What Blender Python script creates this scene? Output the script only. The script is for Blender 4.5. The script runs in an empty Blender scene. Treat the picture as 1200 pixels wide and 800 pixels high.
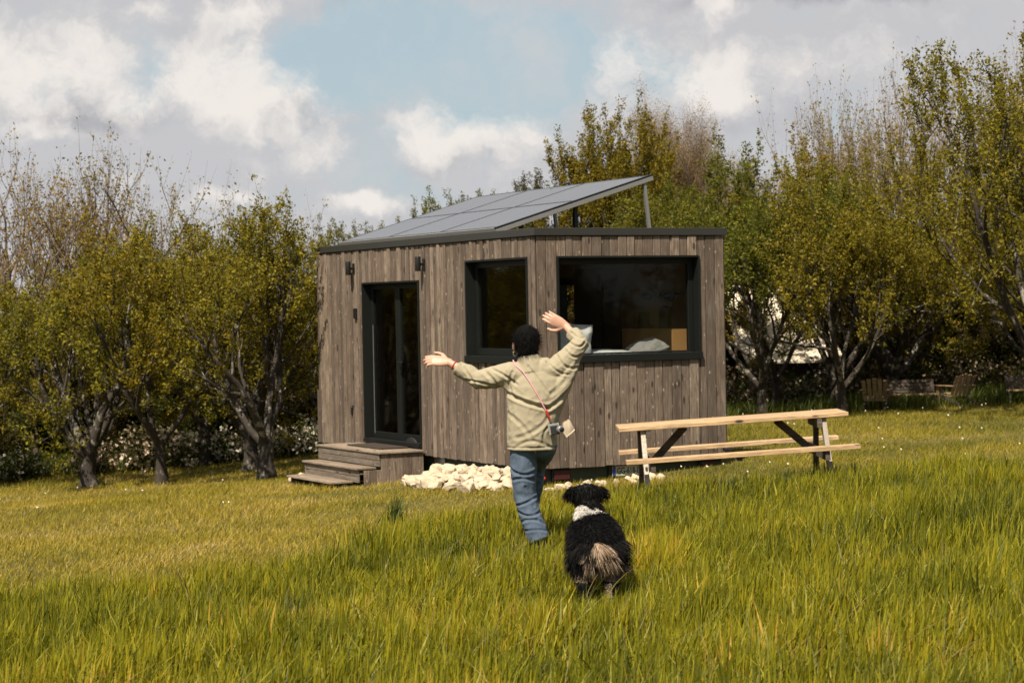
import bpy, math, random
import numpy as np
from mathutils import Vector, Matrix, noise
from mathutils.bvhtree import BVHTree

random.seed(7)
RNG = np.random.default_rng(11)
R = math.radians
scene = bpy.context.scene
col = scene.collection

# ------------------------------------------------------------------ basics
def link(o, parent=None):
    col.objects.link(o)
    if parent is not None:
        o.parent = parent
    return o

def tag(o, label=None, cat=None, group=None, kind=None):
    if label: o['label'] = label
    if cat: o['category'] = cat
    if group: o['group'] = group
    if kind: o['kind'] = kind
    return o

def empty(name, loc=(0, 0, 0), rz=0.0, parent=None):
    o = bpy.data.objects.new(name, None)
    o.location = loc
    o.rotation_euler = (0, 0, rz)
    o.empty_display_size = 0.2
    return link(o, parent)

def children(o):
    return [c for c in bpy.data.objects if c.parent == o]

def copy_tree(o, parent=None):
    kids = children(o)
    c = o.copy()
    col.objects.link(c)
    c.parent = parent
    for k in kids:
        copy_tree(k, c)
    return c

def raw_mesh(name, V, quads=None, tris=None, mat=None, attrs=None, smooth=False):
    """fast mesh from numpy arrays; attrs: {name: per-face float array}"""
    me = bpy.data.meshes.new(name)
    V = np.asarray(V, dtype=np.float32)
    loops, starts, tot = [], [], 0
    nq = 0 if quads is None else len(quads)
    nt = 0 if tris is None else len(tris)
    li = []
    if nq: li.append(np.asarray(quads, dtype=np.int32).ravel())
    if nt: li.append(np.asarray(tris, dtype=np.int32).ravel())
    li = np.concatenate(li)
    st = np.concatenate([np.arange(nq) * 4, nq * 4 + np.arange(nt) * 3]).astype(np.int32)
    me.vertices.add(len(V)); me.vertices.foreach_set('co', V.ravel())
    me.loops.add(len(li)); me.loops.foreach_set('vertex_index', li)
    me.polygons.add(nq + nt); me.polygons.foreach_set('loop_start', st)
    if smooth:
        me.polygons.foreach_set('use_smooth', np.ones(nq + nt, dtype=bool))
    if attrs:
        for k, a in attrs.items():
            a = np.asarray(a, dtype=np.float32)
            if a.ndim == 2:
                at = me.attributes.new(k, 'FLOAT_VECTOR', 'FACE'); at.data.foreach_set('vector', a.ravel())
            else:
                at = me.attributes.new(k, 'FLOAT', 'FACE'); at.data.foreach_set('value', a)
    me.update(calc_edges=True)
    if mat: me.materials.append(mat)
    return me

class MB:
    """collects closed solids into one mesh"""
    def __init__(s):
        s.v, s.f, s.r, s.sm = [], [], [], []
    def add(s, vs, fs, rnd=0.0, smooth=False):
        b = len(s.v)
        s.v += [tuple(v) for v in vs]
        for f in fs:
            s.f.append([b + i for i in f]); s.r.append(rnd); s.sm.append(smooth)
    def box(s, x0, x1, y0, y1, z0, z1, rnd=0.0, M=None):
        vs = [(x0,y0,z0),(x1,y0,z0),(x1,y1,z0),(x0,y1,z0),(x0,y0,z1),(x1,y0,z1),(x1,y1,z1),(x0,y1,z1)]
        if M is not None: vs = [M @ Vector(v) for v in vs]
        s.add(vs, [(0,3,2,1),(4,5,6,7),(0,1,5,4),(1,2,6,5),(2,3,7,6),(3,0,4,7)], rnd)
    def beam(s, a, b, w, t, up=(0,0,1), rnd=0.0):
        a, b = Vector(a), Vector(b)
        d = (b - a).normalized(); u = Vector(up)
        sx = d.cross(u).normalized(); sy = sx.cross(d).normalized()
        vs = []
        for p in (a, b):
            for i, j in ((-1,-1),(1,-1),(1,1),(-1,1)):
                vs.append(p + sx * (w/2*i) + sy * (t/2*j))
        s.add(vs, [(0,1,2,3)[::-1],(4,5,6,7),(0,4,5,1)[::-1],(1,5,6,2)[::-1],(2,6,7,3)[::-1],(3,7,4,0)[::-1]], rnd)
    def tube(s, pts, rad, n=10, flat=None, caps=True, rnd=0.0):
        """swept closed tube with rounded ends. rad: list of r or (rx,ry); flat: reference axis for rx"""
        pts = [Vector(p) for p in pts]
        rr = [(r, r) if not isinstance(r, tuple) else r for r in rad]
        d0 = (pts[1]-pts[0]).normalized(); d1 = (pts[-1]-pts[-2]).normalized()
        P, Rr = [], []
        def capseq(p, d, r, start):
            out = []
            m = (r[0]+r[1])/2
            for a in (80, 55, 28):
                k = math.sin(R(a)); c = math.cos(R(a))
                out.append((p + d*(m*k*(-1 if start else 1)), (r[0]*c, r[1]*c)))
            return out if start else out[::-1]
        seq = []
        if caps: seq += capseq(pts[0], d0, rr[0], True)
        seq += list(zip(pts, rr))
        if caps: seq += capseq(pts[-1], d1, rr[-1], False)
        N = len(seq); ref = Vector(flat) if flat is not None else None
        vs = []; lastx = None
        for i, (p, r) in enumerate(seq):
            a = seq[max(0, i-1)][0]; b = seq[min(N-1, i+1)][0]
            d = (b-a)
            d = d.normalized() if d.length > 1e-9 else d0
            if ref is not None: x = ref - d*ref.dot(d)
            elif lastx is not None: x = lastx - d*lastx.dot(d)
            else:
                x = Vector((1,0,0)) if abs(d.x) < .8 else Vector((0,1,0)); x = x - d*x.dot(d)
            x.normalize(); lastx = x; y = d.cross(x)
            for k in range(n):
                t = 2*math.pi*k/n
                vs.append(p + x*(r[0]*math.cos(t)) + y*(r[1]*math.sin(t)))
        fs = []
        for i in range(N-1):
            for k in range(n):
                fs.append((i*n+k, i*n+(k+1)%n, (i+1)*n+(k+1)%n, (i+1)*n+k))
        fs.append(tuple(range(n))[::-1]); fs.append(tuple((N-1)*n+k for k in range(n)))
        s.add(vs, fs, rnd, True)
    def ball(s, c, r, M=None, n=14, m=9, rnd=0.0):
        c = Vector(c); r = r if isinstance(r, tuple) else (r, r, r)
        vs = [Vector((0,0,-r[2]))]
        for i in range(1, m):
            ph = -math.pi/2 + math.pi*i/m
            for k in range(n):
                t = 2*math.pi*k/n
                vs.append(Vector((r[0]*math.cos(ph)*math.cos(t), r[1]*math.cos(ph)*math.sin(t), r[2]*math.sin(ph))))
        vs.append(Vector((0,0,r[2])))
        if M is not None: vs = [M @ v for v in vs]
        vs = [v + c for v in vs]
        fs = [(0, 1+(k+1)%n, 1+k) for k in range(n)]
        for i in range(m-2):
            for k in range(n):
                a = 1+i*n
                fs.append((a+k, a+(k+1)%n, a+n+(k+1)%n, a+n+k))
        top = len(vs)-1; a = 1+(m-2)*n
        fs += [(a+k, a+(k+1)%n, top) for k in range(n)]
        s.add(vs, fs, rnd, True)
    def mesh(s, name, mat=None):
        me = bpy.data.meshes.new(name)
        me.from_pydata([tuple(v) for v in s.v], [], s.f)
        at = me.attributes.new('rnd', 'FLOAT', 'FACE'); at.data.foreach_set('value', np.array(s.r, dtype=np.float32))
        me.polygons.foreach_set('use_smooth', np.array(s.sm, dtype=bool))
        me.update()
        if mat: me.materials.append(mat)
        return me
    def build(s, name, mat, parent=None, bevel=0.0, loc=None):
        o = bpy.data.objects.new(name, s.mesh(name, mat))
        link(o, parent)
        if loc is not None: o.location = loc
        if bevel:
            m = o.modifiers.new('bevel', 'BEVEL'); m.width = bevel; m.segments = 2; m.limit_method = 'ANGLE'
        return o

def remeshed(mb, voxel, smooth=4):
    """fuse overlapping closed solids into ONE continuous surface"""
    o = bpy.data.objects.new('tmp', mb.mesh('tmp')); col.objects.link(o)
    m = o.modifiers.new('r', 'REMESH'); m.mode = 'VOXEL'; m.voxel_size = voxel; m.adaptivity = 0
    if smooth:
        m = o.modifiers.new('s', 'SMOOTH'); m.factor = 0.5; m.iterations = smooth
    dg = bpy.context.evaluated_depsgraph_get()
    me = bpy.data.meshes.new_from_object(o.evaluated_get(dg))
    bpy.data.objects.remove(o)
    me.polygons.foreach_set('use_smooth', np.ones(len(me.polygons), dtype=bool))
    return me

def vget(me):
    a = np.empty(len(me.vertices)*3, dtype=np.float32); me.vertices.foreach_get('co', a); return a.reshape(-1, 3)
def nget(me):
    a = np.empty(len(me.vertices)*3, dtype=np.float32); me.vertices.foreach_get('normal', a); return a.reshape(-1, 3)
def vset(me, V):
    me.vertices.foreach_set('co', V.astype(np.float32).ravel()); me.update()
def add_obj(name, me, mat, parent=None):
    me.name = name; me.materials.clear(); me.materials.append(mat)
    return link(bpy.data.objects.new(name, me), parent)

# ------------------------------------------------------------------ materials
class NT:
    def __init__(s, name):
        s.m = bpy.data.materials.new(name); s.m.use_nodes = True
        s.t = s.m.node_tree; s.t.nodes.clear()
        s.out = s.t.nodes.new('ShaderNodeOutputMaterial')
    def n(s, typ, **kw):
        nd = s.t.nodes.new(typ)
        for k, v in kw.items():
            if k == 'inp':
                for a, b in v.items():
                    if hasattr(b, 'is_output'): s.t.links.new(b, nd.inputs[a])
                    else: nd.inputs[a].default_value = b
            else: setattr(nd, k, v)
        return nd
    def l(s, a, b): s.t.links.new(a, b)
    def coord(s, scale=(1,1,1), kind='Object', rot=(0,0,0)):
        tc = s.n('ShaderNodeTexCoord')
        mp = s.n('ShaderNodeMapping', inp={'Vector': tc.outputs[kind], 'Scale': scale, 'Rotation': rot})
        return mp.outputs[0]
    def noise(s, vec, scale, detail=4, rough=.6):
        return s.n('ShaderNodeTexNoise', inp={'Vector': vec, 'Scale': scale, 'Detail': detail, 'Roughness': rough}).outputs['Fac']
    def ramp(s, fac, stops):
        r = s.n('ShaderNodeValToRGB', inp={'Fac': fac}); e = r.color_ramp.elements
        while len(e) < len(stops): e.new(.5)
        for el, (p, c) in zip(e, stops):
            el.position = p; el.color = (*c, 1) if len(c) == 3 else c
        return r.outputs[0]
    def mix(s, f, a, b, mode='MIX'):
        m = s.n('ShaderNodeMix', data_type='RGBA', blend_type=mode)
        for i, v in ((0, f), (6, a), (7, b)):
            if hasattr(v, 'is_output'): s.l(v, m.inputs[i])
            else: m.inputs[i].default_value = v if i == 0 else ((*v, 1) if len(v) == 3 else v)
        return m.outputs[2]
    def math(s, op, a, b=0.0):
        m = s.n('ShaderNodeMath', operation=op)
        for i, v in ((0, a), (1, b)):
            if hasattr(v, 'is_output'): s.l(v, m.inputs[i])
            else: m.inputs[i].default_value = v
        return m.outputs[0]
    def attr(s, name, out='Fac'):
        return s.n('ShaderNodeAttribute', attribute_name=name).outputs[out]
    def bump(s, h, strength=.3, dist=.01):
        return s.n('ShaderNodeBump', inp={'Height': h, 'Strength': strength, 'Distance': dist}).outputs[0]
    def pbsdf(s, color, rough=.7, normal=None, metal=0.0, **kw):
        p = s.n('ShaderNodeBsdfPrincipled')
        for k, v in (('Base Color', color), ('Roughness', rough), ('Metallic', metal)):
            if hasattr(v, 'is_output'): s.l(v, p.inputs[k])
            else: p.inputs[k].default_value = (*v, 1) if k == 'Base Color' and len(v) == 3 else v
        if normal is not None: s.l(normal, p.inputs['Normal'])
        for k, v in kw.items(): p.inputs[k.replace('_', ' ')].default_value = v
        s.l(p.outputs[0], s.out.inputs[0]); return p

def m_plain(name, c, rough=.6, metal=0.0, var=.25, scale=8, bump=.1, bd=.004, **kw):
    t = NT(name); v = t.coord()
    n = t.noise(v, scale, 5)
    cc = t.mix(n, [x*(1-var) for x in c], [min(1, x*(1+var)) for x in c])
    t.pbsdf(cc, rough, t.bump(t.noise(v, scale*6, 4), bump, bd), metal, **kw)
    return t.m

def t_lerp(a, b, f): return tuple(x*(1-f)+y*f for x, y in zip(a, b))
def m_cladding(name, c1, c2, c3, axis='z', warm=0.0):
    """weathered boards: per-board tone, long grain, knots and pale scars"""
    t = NT(name); rnd = t.attr('rnd')
    sc = {'z': (13, 13, .8), 'x': (.8, 13, 13), 'y': (13, .8, 13)}[axis]
    base = t.coord(sc)
    off = t.n('ShaderNodeCombineXYZ', inp={'X': t.math('MULTIPLY', rnd, 37.), 'Y': t.math('MULTIPLY', rnd, 17.), 'Z': t.math('MULTIPLY', rnd, 23.)}).outputs[0]
    v = t.n('ShaderNodeVectorMath', operation='ADD', inp={0: base, 1: off}).outputs[0]
    g = t.noise(v, 1.6, 6, .62)
    fine = t.noise(v, 7, 4, .7)
    board = t.ramp(t.math('FRACT', t.math('MULTIPLY', rnd, 7.31)), [(0, [x*.62 for x in c1]), (.16, c1), (.40, c2), (.72, t_lerp(c2, c3, .45)), (.9, c3), (1, [x*1.2 for x in c3])])
    c = t.mix(t.ramp(g, [(.3, (0,0,0)), (.72, (1,1,1))]), board, t.mix(.30, board, (.42, .38, .33)), 'MIX')
    c = t.mix(t.ramp(fine, [(.40, (.7,.7,.7)), (.58, (0,0,0))]), c, [x*.45 for x in c1])
    pv = t.n('ShaderNodeVectorMath', operation='ADD', inp={0: t.coord((1,1,1)), 1: off}).outputs[0]
    blot = t.noise(pv, 3.4, 5, .62)
    c = t.mix(t.ramp(blot, [(.38, (.8,.8,.8)), (.60, (0,0,0))]), c, t.mix(.6, c, [x*.42 for x in c2]))
    kv = t.n('ShaderNodeMapping', inp={'Vector': pv, 'Scale': {'z': (9, 9, 3.2), 'x': (3.2, 9, 9), 'y': (9, 3.2, 9)}[axis]}).outputs[0]
    kn = t.n('ShaderNodeTexVoronoi', inp={'Vector': kv, 'Scale': 1.0, 'Randomness': 1.0}).outputs['Distance']
    c = t.mix(t.ramp(kn, [(.10, (1,1,1)), (.17, (0,0,0))]), c, (.035, .025, .018))
    sv = t.n('ShaderNodeMapping', inp={'Vector': pv, 'Scale': (15, 15, 7.5), 'Rotation': (.5, .6, 0), 'Location': (3.1, 1.7, .4)}).outputs[0]
    sk = t.n('ShaderNodeTexVoronoi', inp={'Vector': sv, 'Scale': 1.0, 'Randomness': 1.0}).outputs['Distance']
    sk = t.math('ADD', sk, t.math('MULTIPLY', fine, .25))
    c = t.mix(t.ramp(sk, [(.22, (.75,.75,.75)), (.27, (0,0,0))]), c, (.36, .30, .235))
    t.pbsdf(c, .85, t.bump(t.math('ADD', g, fine), .5, .006))
    return t.m

M = {}
M['clad'] = m_cladding('weathered_cladding', (.106, .068, .045), (.162, .111, .077), (.266, .196, .142))
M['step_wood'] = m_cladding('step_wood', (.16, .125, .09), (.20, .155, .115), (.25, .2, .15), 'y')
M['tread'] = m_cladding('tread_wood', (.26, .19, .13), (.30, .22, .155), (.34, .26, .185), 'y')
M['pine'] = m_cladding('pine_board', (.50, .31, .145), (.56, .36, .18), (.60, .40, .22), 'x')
M['pine_dark'] = m_cladding('dark_and_shaded_board', (.06, .042, .03), (.075, .052, .036), (.09, .062, .042), 'x')  # dark wood; also the shade painted into the far picnic table legs
M['pine_leg_sunlit'] = m_cladding('pine_leg_sunlit', (.50, .42, .33), (.58, .50, .41), (.62, .54, .45), 'z')  # pine paled to paint strong sun into the near table legs
M['anthracite'] = m_plain('anthracite_metal', (.0055, .0066, .0060), .55, 0, .15, 3, .05, Specular_IOR_Level=.3)
M['cap'] = m_plain('roof_trim_metal', (.026, .026, .023), .5, 0, .2, 2, .05)
M['black'] = m_plain('black_metal', (.012, .012, .012), .4, .2)
M['membrane'] = m_plain('dark_membrane', (.02, .018, .016), .9)
M['roofing'] = m_plain('roof_sheet', (.06, .06, .06), .8)
M['chassis'] = m_plain('green_chassis', (.030, .042, .030), .6, .2, .4, 6)
M['alu'] = m_plain('aluminium', (.36, .35, .33), .45, .7, .1, 5)
M['galv'] = m_plain('galvanised_post', (.25, .25, .24), .5, .5, .1, 5)
M['lining'] = m_plain('birch_plywood', (.120, .070, .035), .65, 0, .25, 2)
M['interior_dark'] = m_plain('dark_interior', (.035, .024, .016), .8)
M['headboard'] = m_plain('oak_headboard', (.50, .27, .10), .6, 0, .12, 3)
M['floorboard'] = m_plain('cabin_floor', (.12, .08, .05), .6)
M['rim'] = m_plain('panel_rim', (.075, .078, .082), .45, .2)
M['white_cloth'] = m_plain('white_cotton', (.72, .72, .72), .9, 0, .08, 4, .6, .02)
M['grey_cloth'] = m_plain('grey_cotton', (.30, .29, .28), .9, 0, .1, 4, .6, .02)
M['red_lens'] = m_plain('red_lens', (.045, .006, .005), .6)
M['red_lamp'] = m_plain('red_marker_lens', (.55, .03, .02), .3)
M['plate'] = m_plain('plate_white', (.42, .44, .36), .4)
M['plate_ink'] = m_plain('plate_ink', (.01, .01, .01), .5)
M['plate_blue'] = m_plain('plate_blue', (.02, .05, .22), .4)
M['black_cable'] = m_plain('cable', (.01, .01, .01), .5)

def m_glass():
    t = NT('window_glass')
    tr = t.n('ShaderNodeBsdfTransparent', inp={'Color': (.84, .85, .84, 1)})
    gl = t.n('ShaderNodeBsdfGlossy', inp={'Color': (.75, .78, .72, 1), 'Roughness': .03})
    ge = t.n('ShaderNodeNewGeometry')
    dt = t.n('ShaderNodeVectorMath', operation='DOT_PRODUCT', inp={0: ge.outputs['Normal'], 1: ge.outputs['Incoming']}).outputs['Value']
    fr = t.math('ADD', .022, t.math('MULTIPLY', t.math('POWER', t.math('SUBTRACT', 1.0, t.math('ABSOLUTE', dt)), 5.0), .95))
    mx = t.n('ShaderNodeMixShader', inp={0: fr, 1: tr.outputs[0], 2: gl.outputs[0]})
    t.l(mx.outputs[0], t.out.inputs[0]); return t.m
M['glass'] = m_glass()

def m_solar():
    t = NT('solar_glass'); v = t.coord()
    sep = t.n('ShaderNodeSeparateXYZ', inp={0: v})
    def grid(o, step, w):
        return t.math('LESS_THAN', t.math('FRACT', t.math('DIVIDE', o, step)), w)
    g = t.math('MAXIMUM', grid(sep.outputs[0], .158, .035), grid(sep.outputs[1], .158, .035))
    c = t.mix(g, (.022, .026, .036), (.07, .075, .08))
    t.pbsdf(c, .38, None, 0, Coat_Weight=.75, Coat_Roughness=.16, Specular_IOR_Level=.8)
    return t.m
M['solar'] = m_solar()

def m_leaf(name, stops, trans=.38, rough=.55):
    t = NT(name); rnd = t.attr('rnd')
    oi = t.n('ShaderNodeObjectInfo').outputs['Random']
    c = t.ramp(rnd, stops)
    tint = t.ramp(oi, [(0, (1.0, .92, .78)), (.5, (1, 1, 1)), (1, (.86, .98, .95))])
    c = t.mix(1.0, c, tint, 'MULTIPLY')
    p = t.n('ShaderNodeBsdfPrincipled', inp={'Base Color': c, 'Roughness': rough, 'Specular IOR Level': .22})
    tl = t.n('ShaderNodeBsdfTranslucent', inp={'Color': t.mix(1.0, c, (1.25, 1.2, .6), 'MULTIPLY')})
    mx = t.n('ShaderNodeMixShader', inp={0: trans, 1: p.outputs[0], 2: tl.outputs[0]})
    t.l(mx.outputs[0], t.out.inputs[0]); return t.m

M['leaf_olive'] = m_leaf('olive_leaves', [(0, (.058, .053, .008)), (.35, (.142, .124, .012)), (.75, (.240, .200, .015)), (.93, (.36, .28, .022)), (1, (.30, .16, .04))], .45)
M['leaf_green'] = m_leaf('green_leaves', [(0, (.048, .051, .008)), (.4, (.112, .108, .012)), (.8, (.190, .170, .016)), (1, (.30, .24, .025))], .45)
M['leaf_brown'] = m_leaf('russet_leaves', [(0, (.10, .070, .014)), (.4, (.21, .145, .02)), (.8, (.28, .19, .03)), (1, (.34, .20, .07))])
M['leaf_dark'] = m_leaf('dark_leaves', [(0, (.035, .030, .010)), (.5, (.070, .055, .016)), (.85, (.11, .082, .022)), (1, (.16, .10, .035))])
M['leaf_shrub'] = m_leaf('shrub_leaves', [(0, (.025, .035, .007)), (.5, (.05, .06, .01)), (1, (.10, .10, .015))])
M['leaf_tan'] = m_leaf('tan_twigs', [(0, (.15, .10, .05)), (.5, (.21, .145, .075)), (1, (.28, .20, .11))], .15)
M['petal'] = m_leaf('blossom', [(0, (.42, .34, .28)), (.5, (.62, .52, .44)), (1, (.75, .68, .60))], .25)
M['petal_dull'] = m_leaf('faded_blossom', [(0, (.12, .085, .065)), (.5, (.22, .16, .125)), (1, (.42, .32, .26))], .2)

def m_bark(name, c1, c2, lich):
    t = NT(name); v = t.coord((1, 1, .45))
    n = t.noise(v, 9, 6, .65); n2 = t.noise(t.coord(), 5.0, 5, .7)
    c = t.mix(n, c1, c2)
    c = t.mix(t.ramp(n2, [(.55, (0,0,0)), (.61, (1,1,1))]), c, lich)
    t.pbsdf(c, .9, t.bump(n, .8, .03)); return t.m
M['bark'] = m_bark('lichened_bark', (.018, .013, .009), (.052, .040, .030), (.22, .20, .165))
M['bark_dark'] = m_bark('dark_bark', (.018, .013, .010), (.055, .042, .030), (.09, .08, .06))
M['bark_pale'] = m_bark('pale_bark', (.12, .085, .06), (.22, .165, .12), (.30, .26, .21))

def m_ground():
    t = NT('meadow_ground'); v = t.coord()
    big = t.noise(v, .35, 4, .6); mid = t.noise(v, 2.5, 5, .65); fine = t.noise(v, 38, 5, .7)
    c = t.mix(mid, (.060, .056, .010), (.130, .105, .018))
    c = t.mix(t.ramp(big, [(.48, (0,0,0)), (.62, (1,1,1))]), c, (.16, .125, .035))
    c = t.mix(t.ramp(fine, [(.35, (.55,.55,.55)), (.6, (0,0,0))]), c, (.03, .03, .006))
    t.pbsdf(c, .95, t.bump(fine, .8, .03)); return t.m
M['ground'] = m_ground()

def m_grass(name, stops, trans, patch):
    t = NT(name); rnd = t.attr('rnd'); v = t.coord()
    big = t.noise(v, .55, 3, .6)
    f = t.math('ADD', t.math('MULTIPLY', rnd, .72), t.math('MULTIPLY', t.math('SUBTRACT', big, .5), patch))
    f = t.math('ADD', f, .14)
    c = t.ramp(f, stops)
    p = t.n('ShaderNodeBsdfPrincipled', inp={'Base Color': c, 'Roughness': .5, 'Specular IOR Level': .25})
    tl = t.n('ShaderNodeBsdfTranslucent', inp={'Color': t.mix(1.0, c, (1.2, 1.15, .6), 'MULTIPLY')})
    mx = t.n('ShaderNodeMixShader', inp={0: trans, 1: p.outputs[0], 2: tl.outputs[0]})
    t.l(mx.outputs[0], t.out.inputs[0]); return t.m
M['tall_grass'] = m_grass('tall_grass', [(0, (.030, .042, .006)), (.20, (.100, .108, .009)), (.48, (.232, .222, .012)), (.80, (.36, .30, .018)), (.92, (.50, .30, .05)), (1, (.58, .42, .20))], .40, .8)
M['lawn'] = m_grass('mown_grass', [(0, (.100, .100, .010)), (.35, (.205, .175, .014)), (.65, (.32, .245, .024)), (.9, (.41, .29, .07)), (1, (.50, .37, .17))], .3, 1.4)
M['bank'] = m_grass('bank_grass', [(0, (.035, .055, .008)), (.5, (.07, .09, .012)), (1, (.12, .125, .02))], .35, .8)
M['weed'] = m_grass('weed_clump', [(0, (.030, .048, .010)), (.5, (.060, .082, .014)), (1, (.12, .13, .022))], .3, .6)

M['stalk'] = m_grass('grass_stalks', [(0, (.035, .050, .010)), (.5, (.075, .085, .014)), (.8, (.16, .12, .03)), (1, (.34, .24, .11))], .25, .6)

def m_stone():
    t = NT('limestone'); v = t.coord()
    n = t.noise(v, 6, 6, .65); n2 = t.noise(v, 25, 4, .6); oi = t.n('ShaderNodeObjectInfo').outputs['Random']
    c = t.mix(n, (.36, .28, .19), (.60, .50, .37))
    c = t.mix(t.math('MULTIPLY', oi, .5), c, (.60, .47, .34))
    t.pbsdf(c, .9, t.bump(n2, .5, .01)); return t.m
M['stone'] = m_stone()
M['render_wall'] = m_plain('pale_render', (.62, .54, .42), .9, 0, .12, 2)
M['shed_roof'] = m_plain('shed_roof', (.05, .04, .035), .9)
M['brush'] = m_plain('dry_brush', (.14, .095, .065), .9, 0, .5, 3)

# person and dog
def m_cloth(name, c1, c2, weave=300, bump=.25, rough=.9):
    t = NT(name); v = t.coord()
    n = t.noise(v, 7, 5, .6); f = t.noise(v, weave, 2, .5)
    c = t.mix(n, c1, c2)
    c = t.mix(t.ramp(f, [(.35, (.35,.35,.35)), (.6, (0,0,0))]), c, [x*.6 for x in c1])
    t.pbsdf(c, rough, t.bump(t.noise(v, 30, 4, .6), bump, .006)); return t.m
M['jacket'] = m_cloth('khaki_cotton', (.290, .248, .168), (.365, .318, .222))
M['denim'] = m_cloth('blue_denim', (.026, .048, .088), (.135, .180, .245), 220, .4)
M['skin'] = m_plain('skin', (.50, .285, .20), .5, 0, .08, 12, .1, .002, Subsurface_Weight=.1)
M['hair'] = m_plain('black_hair', (.0035, .003, .003), .8, 0, .3, 60, .5, .004, Specular_IOR_Level=.12)
M['shoe'] = m_plain('brown_shoe', (.055, .038, .028), .6)
M['pink'] = m_plain('pink_cord', (.55, .26, .30), .7)
M['red'] = m_plain('red_clasp', (.50, .035, .02), .5)
M['gold'] = m_plain('gold_metal', (.75, .65, .45), .25, .9, .05)
M['silver'] = m_plain('silver_metal', (.6, .6, .6), .3, .8, .05)
M['camera_black'] = m_plain('camera_leather', (.015, .015, .015), .5)
M['lens_glass'] = m_plain('lens_glass', (.02, .02, .03), .08)
M['beige'] = m_cloth('beige_cloth', (.46, .37, .27), (.52, .43, .33))
def m_fur():
    t = NT('dog_fur'); c = t.attr('col', 'Color')
    t.pbsdf(c, .7, None, 0, Specular_IOR_Level=.12); return t.m
M['fur'] = m_fur()
def m_skin_dog():
    t = NT('dog_coat'); c = t.attr('col', 'Color')
    t.pbsdf(c, .9); return t.m
M['coat'] = m_skin_dog()

# ------------------------------------------------------------------ camera
CAM_H = 1.9
cam = bpy.data.objects.new('camera', bpy.data.cameras.new('camera')); col.objects.link(cam)
cam.data.sensor_width = 36; cam.data.lens = 36*2453.6/1200
cam.data.clip_start = .1; cam.data.clip_end = 3000
pitch, roll = .01608, .01922
cam.matrix_world = Matrix.Translation((0, 0, CAM_H)) @ Matrix.Rotation(math.pi/2 - pitch, 4, 'X') @ Matrix.Rotation(-roll, 4, 'Z')
cam.data.dof.use_dof = True; cam.data.dof.focus_distance = 15.5; cam.data.dof.aperture_fstop = 5.0
scene.camera = cam

# ------------------------------------------------------------------ light and sky
SUN_EL, SUN_AZ = R(55), math.atan2(-.40, -.92)     # direction to the sun: behind the camera, to the left
sd = Vector((-.40, -.92, 0)).normalized() * math.cos(SUN_EL) + Vector((0, 0, math.sin(SUN_EL)))
sun = bpy.data.objects.new('sun', bpy.data.lights.new('sun', 'SUN')); col.objects.link(sun)
sun.data.energy = 5.0; sun.data.angle = R(.53); sun.data.color = (1, .90, .74)
sun.rotation_euler = sd.to_track_quat('Z', 'Y').to_euler()

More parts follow.
